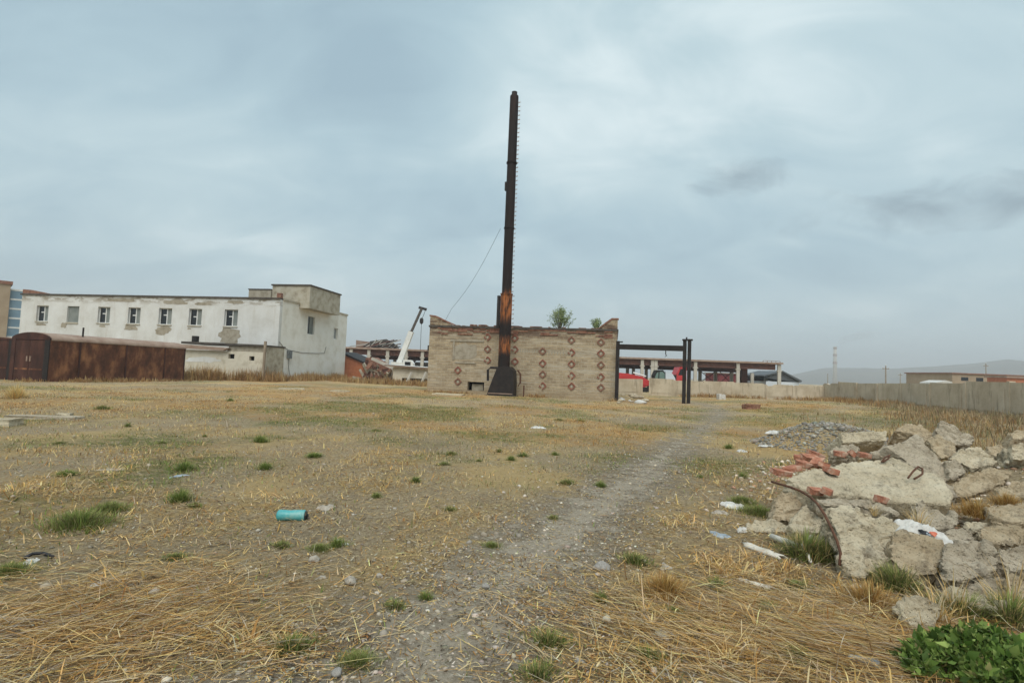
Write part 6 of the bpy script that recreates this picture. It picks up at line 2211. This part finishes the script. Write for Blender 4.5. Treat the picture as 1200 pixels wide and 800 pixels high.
def tall_weeds():
    """dry brown weeds along the walls, the fence and over the bank behind the rubble"""
    segs = []
    def line(pa, pb, n, spread, h0, h1, cols):
        pa, pb = Vector(pa), Vector(pb)
        u = rng.random(n)
        x = pa.x + (pb.x - pa.x) * u + rng.normal(0, spread, n); y = pa.y + (pb.y - pa.y) * u + rng.normal(0, spread, n)
        cl = fbm2(x, y, 0.6, 3, 55)
        ok = rng.random(n) < sstep(0.3, 0.6, cl)
        x, y, cl = x[ok], y[ok], cl[ok]
        segs.append((x, y, rng.uniform(h0, h1, len(x)) * (0.4 + cl), tints(len(x), cols, 0.2)))
    br = [(0.34, 0.205, 0.085), (0.43, 0.275, 0.12), (0.27, 0.145, 0.06), (0.5, 0.36, 0.18)]
    gr = [(0.36, 0.27, 0.16), (0.44, 0.34, 0.205), (0.29, 0.2, 0.115), (0.25, 0.215, 0.11)]
    A = at(214, 447, 42); B = at(325, 447, 47); C_ = at(325, 447, 48.5); D_ = at(404, 444, 61)
    line(A, B, 2600, 0.7, 0.4, 1.5, br)
    line(C_ + Vector((0.6, 0, 0)), D_, 2200, 0.7, 0.3, 1.1, br)
    line(at(400, 446, 54), at(510, 450, 50), 2600, 1.2, 0.2, 0.8, br)
    line(at(505, 450, 37.2), at(560, 450, 36.6), 300, 0.4, 0.1, 0.35, br)
    line(at(620, 450, 35.5), at(722, 450, 34.3), 900, 0.35, 0.1, 0.4, br)
    line((-27.5, 30.0), (-26.2, 32), 300, 0.4, 0.1, 0.4, br)
    line((-26.3, 31), (-24.2, 40.3), 900, 0.4, 0.1, 0.45, br)
    line(CORNER - UX.xy * 11 - VY.xy * 0.8, CORNER - VY.xy * 0.8, 1800, 0.5, 0.15, 0.6, br)
    line(CORNER - UX.xy * 0.8, CORNER - UX.xy * 0.8 - VY.xy * 14, 3600, 0.8, 0.15, 0.55, br)
    line(CORNER - UX.xy * 0.9 - VY.xy * 12, CORNER - UX.xy * 0.9 - VY.xy * 34, 4000, 1.1, 0.15, 0.5, gr)
    # bank behind the rubble
    n = 9000
    x = rng.uniform(7.5, 21, n); y = rng.uniform(9.5, 24, n)
    ok = rng.random(n) < sstep(0.36, 0.62, fbm2(x, y, 0.45, 3, 57)) * sstep(2.0, 6.5, x - 0.42 * y + 1.5 * (fbm2(x, y, 0.7, 3, 58) - 0.5))
    x, y = x[ok], y[ok]
    segs.append((x, y, rng.uniform(0.1, 0.42, len(x)), tints(len(x), gr + br[:2], 0.2)))
    x = np.concatenate([s[0] for s in segs]); y = np.concatenate([s[1] for s in segs]); L = np.concatenate([s[2] for s in segs]); t = np.concatenate([s[3] for s in segs])
    rep = 3
    x = np.repeat(x, rep) + rng.normal(0, 0.05, len(x) * rep); y = np.repeat(y, rep) + rng.normal(0, 0.05, len(y) * rep)
    L = np.repeat(L, rep) * rng.uniform(0.5, 1.1, len(x)); t = np.repeat(t, rep, 0)
    n = len(x)
    r = np.hypot(x, y)
    me = blades_mesh('dry_weeds', np.stack([x, y, terrain(x, y) - 0.03], 1), L, rng.uniform(0.008, 0.016, n) * (1 + r / 30), rng.uniform(0, 6.28, n), np.clip(rng.normal(1.3, 0.25, n), 0.4, 1.57), rng.normal(-0.2, 0.3, n), t)
    tag(link('dry_weeds', me), 'dry brown weeds along the walls, the fence and the bank', kind='stuff')


def leafy_weed():
    c = gp(1170, 803)
    t = thing('leafy_weed', 'dense bright green leafy weed in the bottom right corner', 'plant', c, 0)
    n = 15000
    x = rng.uniform(-1, 1, n); y = rng.uniform(-1, 1, n)
    ok = (x * x + y * y < 1 - 0.5 * fbm2(x, y, 2.5, 3, 19)) & (fbm2(x, y, 4.0, 3, 23) > 0.36)
    x, y = x[ok], y[ok]; n = len(x)
    hh = 0.22 * np.sqrt(np.clip(1 - x * x - y * y, 0, 1)) * (0.6 + 0.8 * fbm2(x, y, 2.8, 3, 9)) + 0.015
    z = hh * rng.uniform(0.25, 1.0, n) ** 0.5
    P = np.stack([x * 0.52, y * 0.33, z], 1)
    tt = tints(n, [(0.11, 0.18, 0.035), (0.16, 0.235, 0.05), (0.24, 0.31, 0.085), (0.075, 0.125, 0.028), (0.3, 0.27, 0.11)], 0.22, [.27, .27, .2, .2, .06])
    link('foliage', leaves_mesh('foliage', P, rng.gamma(4, 0.008, n) + 0.008, tt, up=0.5), t)
    st = MB()
    rr = random.Random(8)
    for k in range(40):
        a = rr.uniform(0, 6.28); q = rr.random() ** 0.5
        st.tube([(q * 0.3 * math.cos(a), q * 0.16 * math.sin(a), -0.01), (q * 0.55 * math.cos(a), q * 0.3 * math.sin(a), 0.13 * math.sqrt(1 - q * q * 0.9))], 0.003, 4)
    st.build('stems', 'bark', t)


N_STRAW = field_straw()
thick_straw(); straw_bits(); long_stalks(); low_green(); mid_grass(); gravel(); tall_weeds(); leafy_weed()


# ------------------------------------------------------------------ air
def haze():
    g = bpy.data.materials.new('haze_air'); g.use_nodes = True
    nt = g.node_tree; nt.nodes.clear()
    out = nt.nodes.new('ShaderNodeOutputMaterial'); pv = nt.nodes.new('ShaderNodeVolumePrincipled')
    pv.inputs['Color'].default_value = (0.98, 0.99, 1.0, 1)
    pv.inputs['Density'].default_value = 0.0006
    pv.inputs['Anisotropy'].default_value = 0.0
    nt.links.new(pv.outputs[0], out.inputs['Volume'])
    MATS['haze_air'] = g
    o = MB().box(-3600, 3600, -3600, 3600, -2.0, 175).build('haze', 'haze_air')
    tag(o, 'thin pale haze over the plain', kind='stuff')


haze()
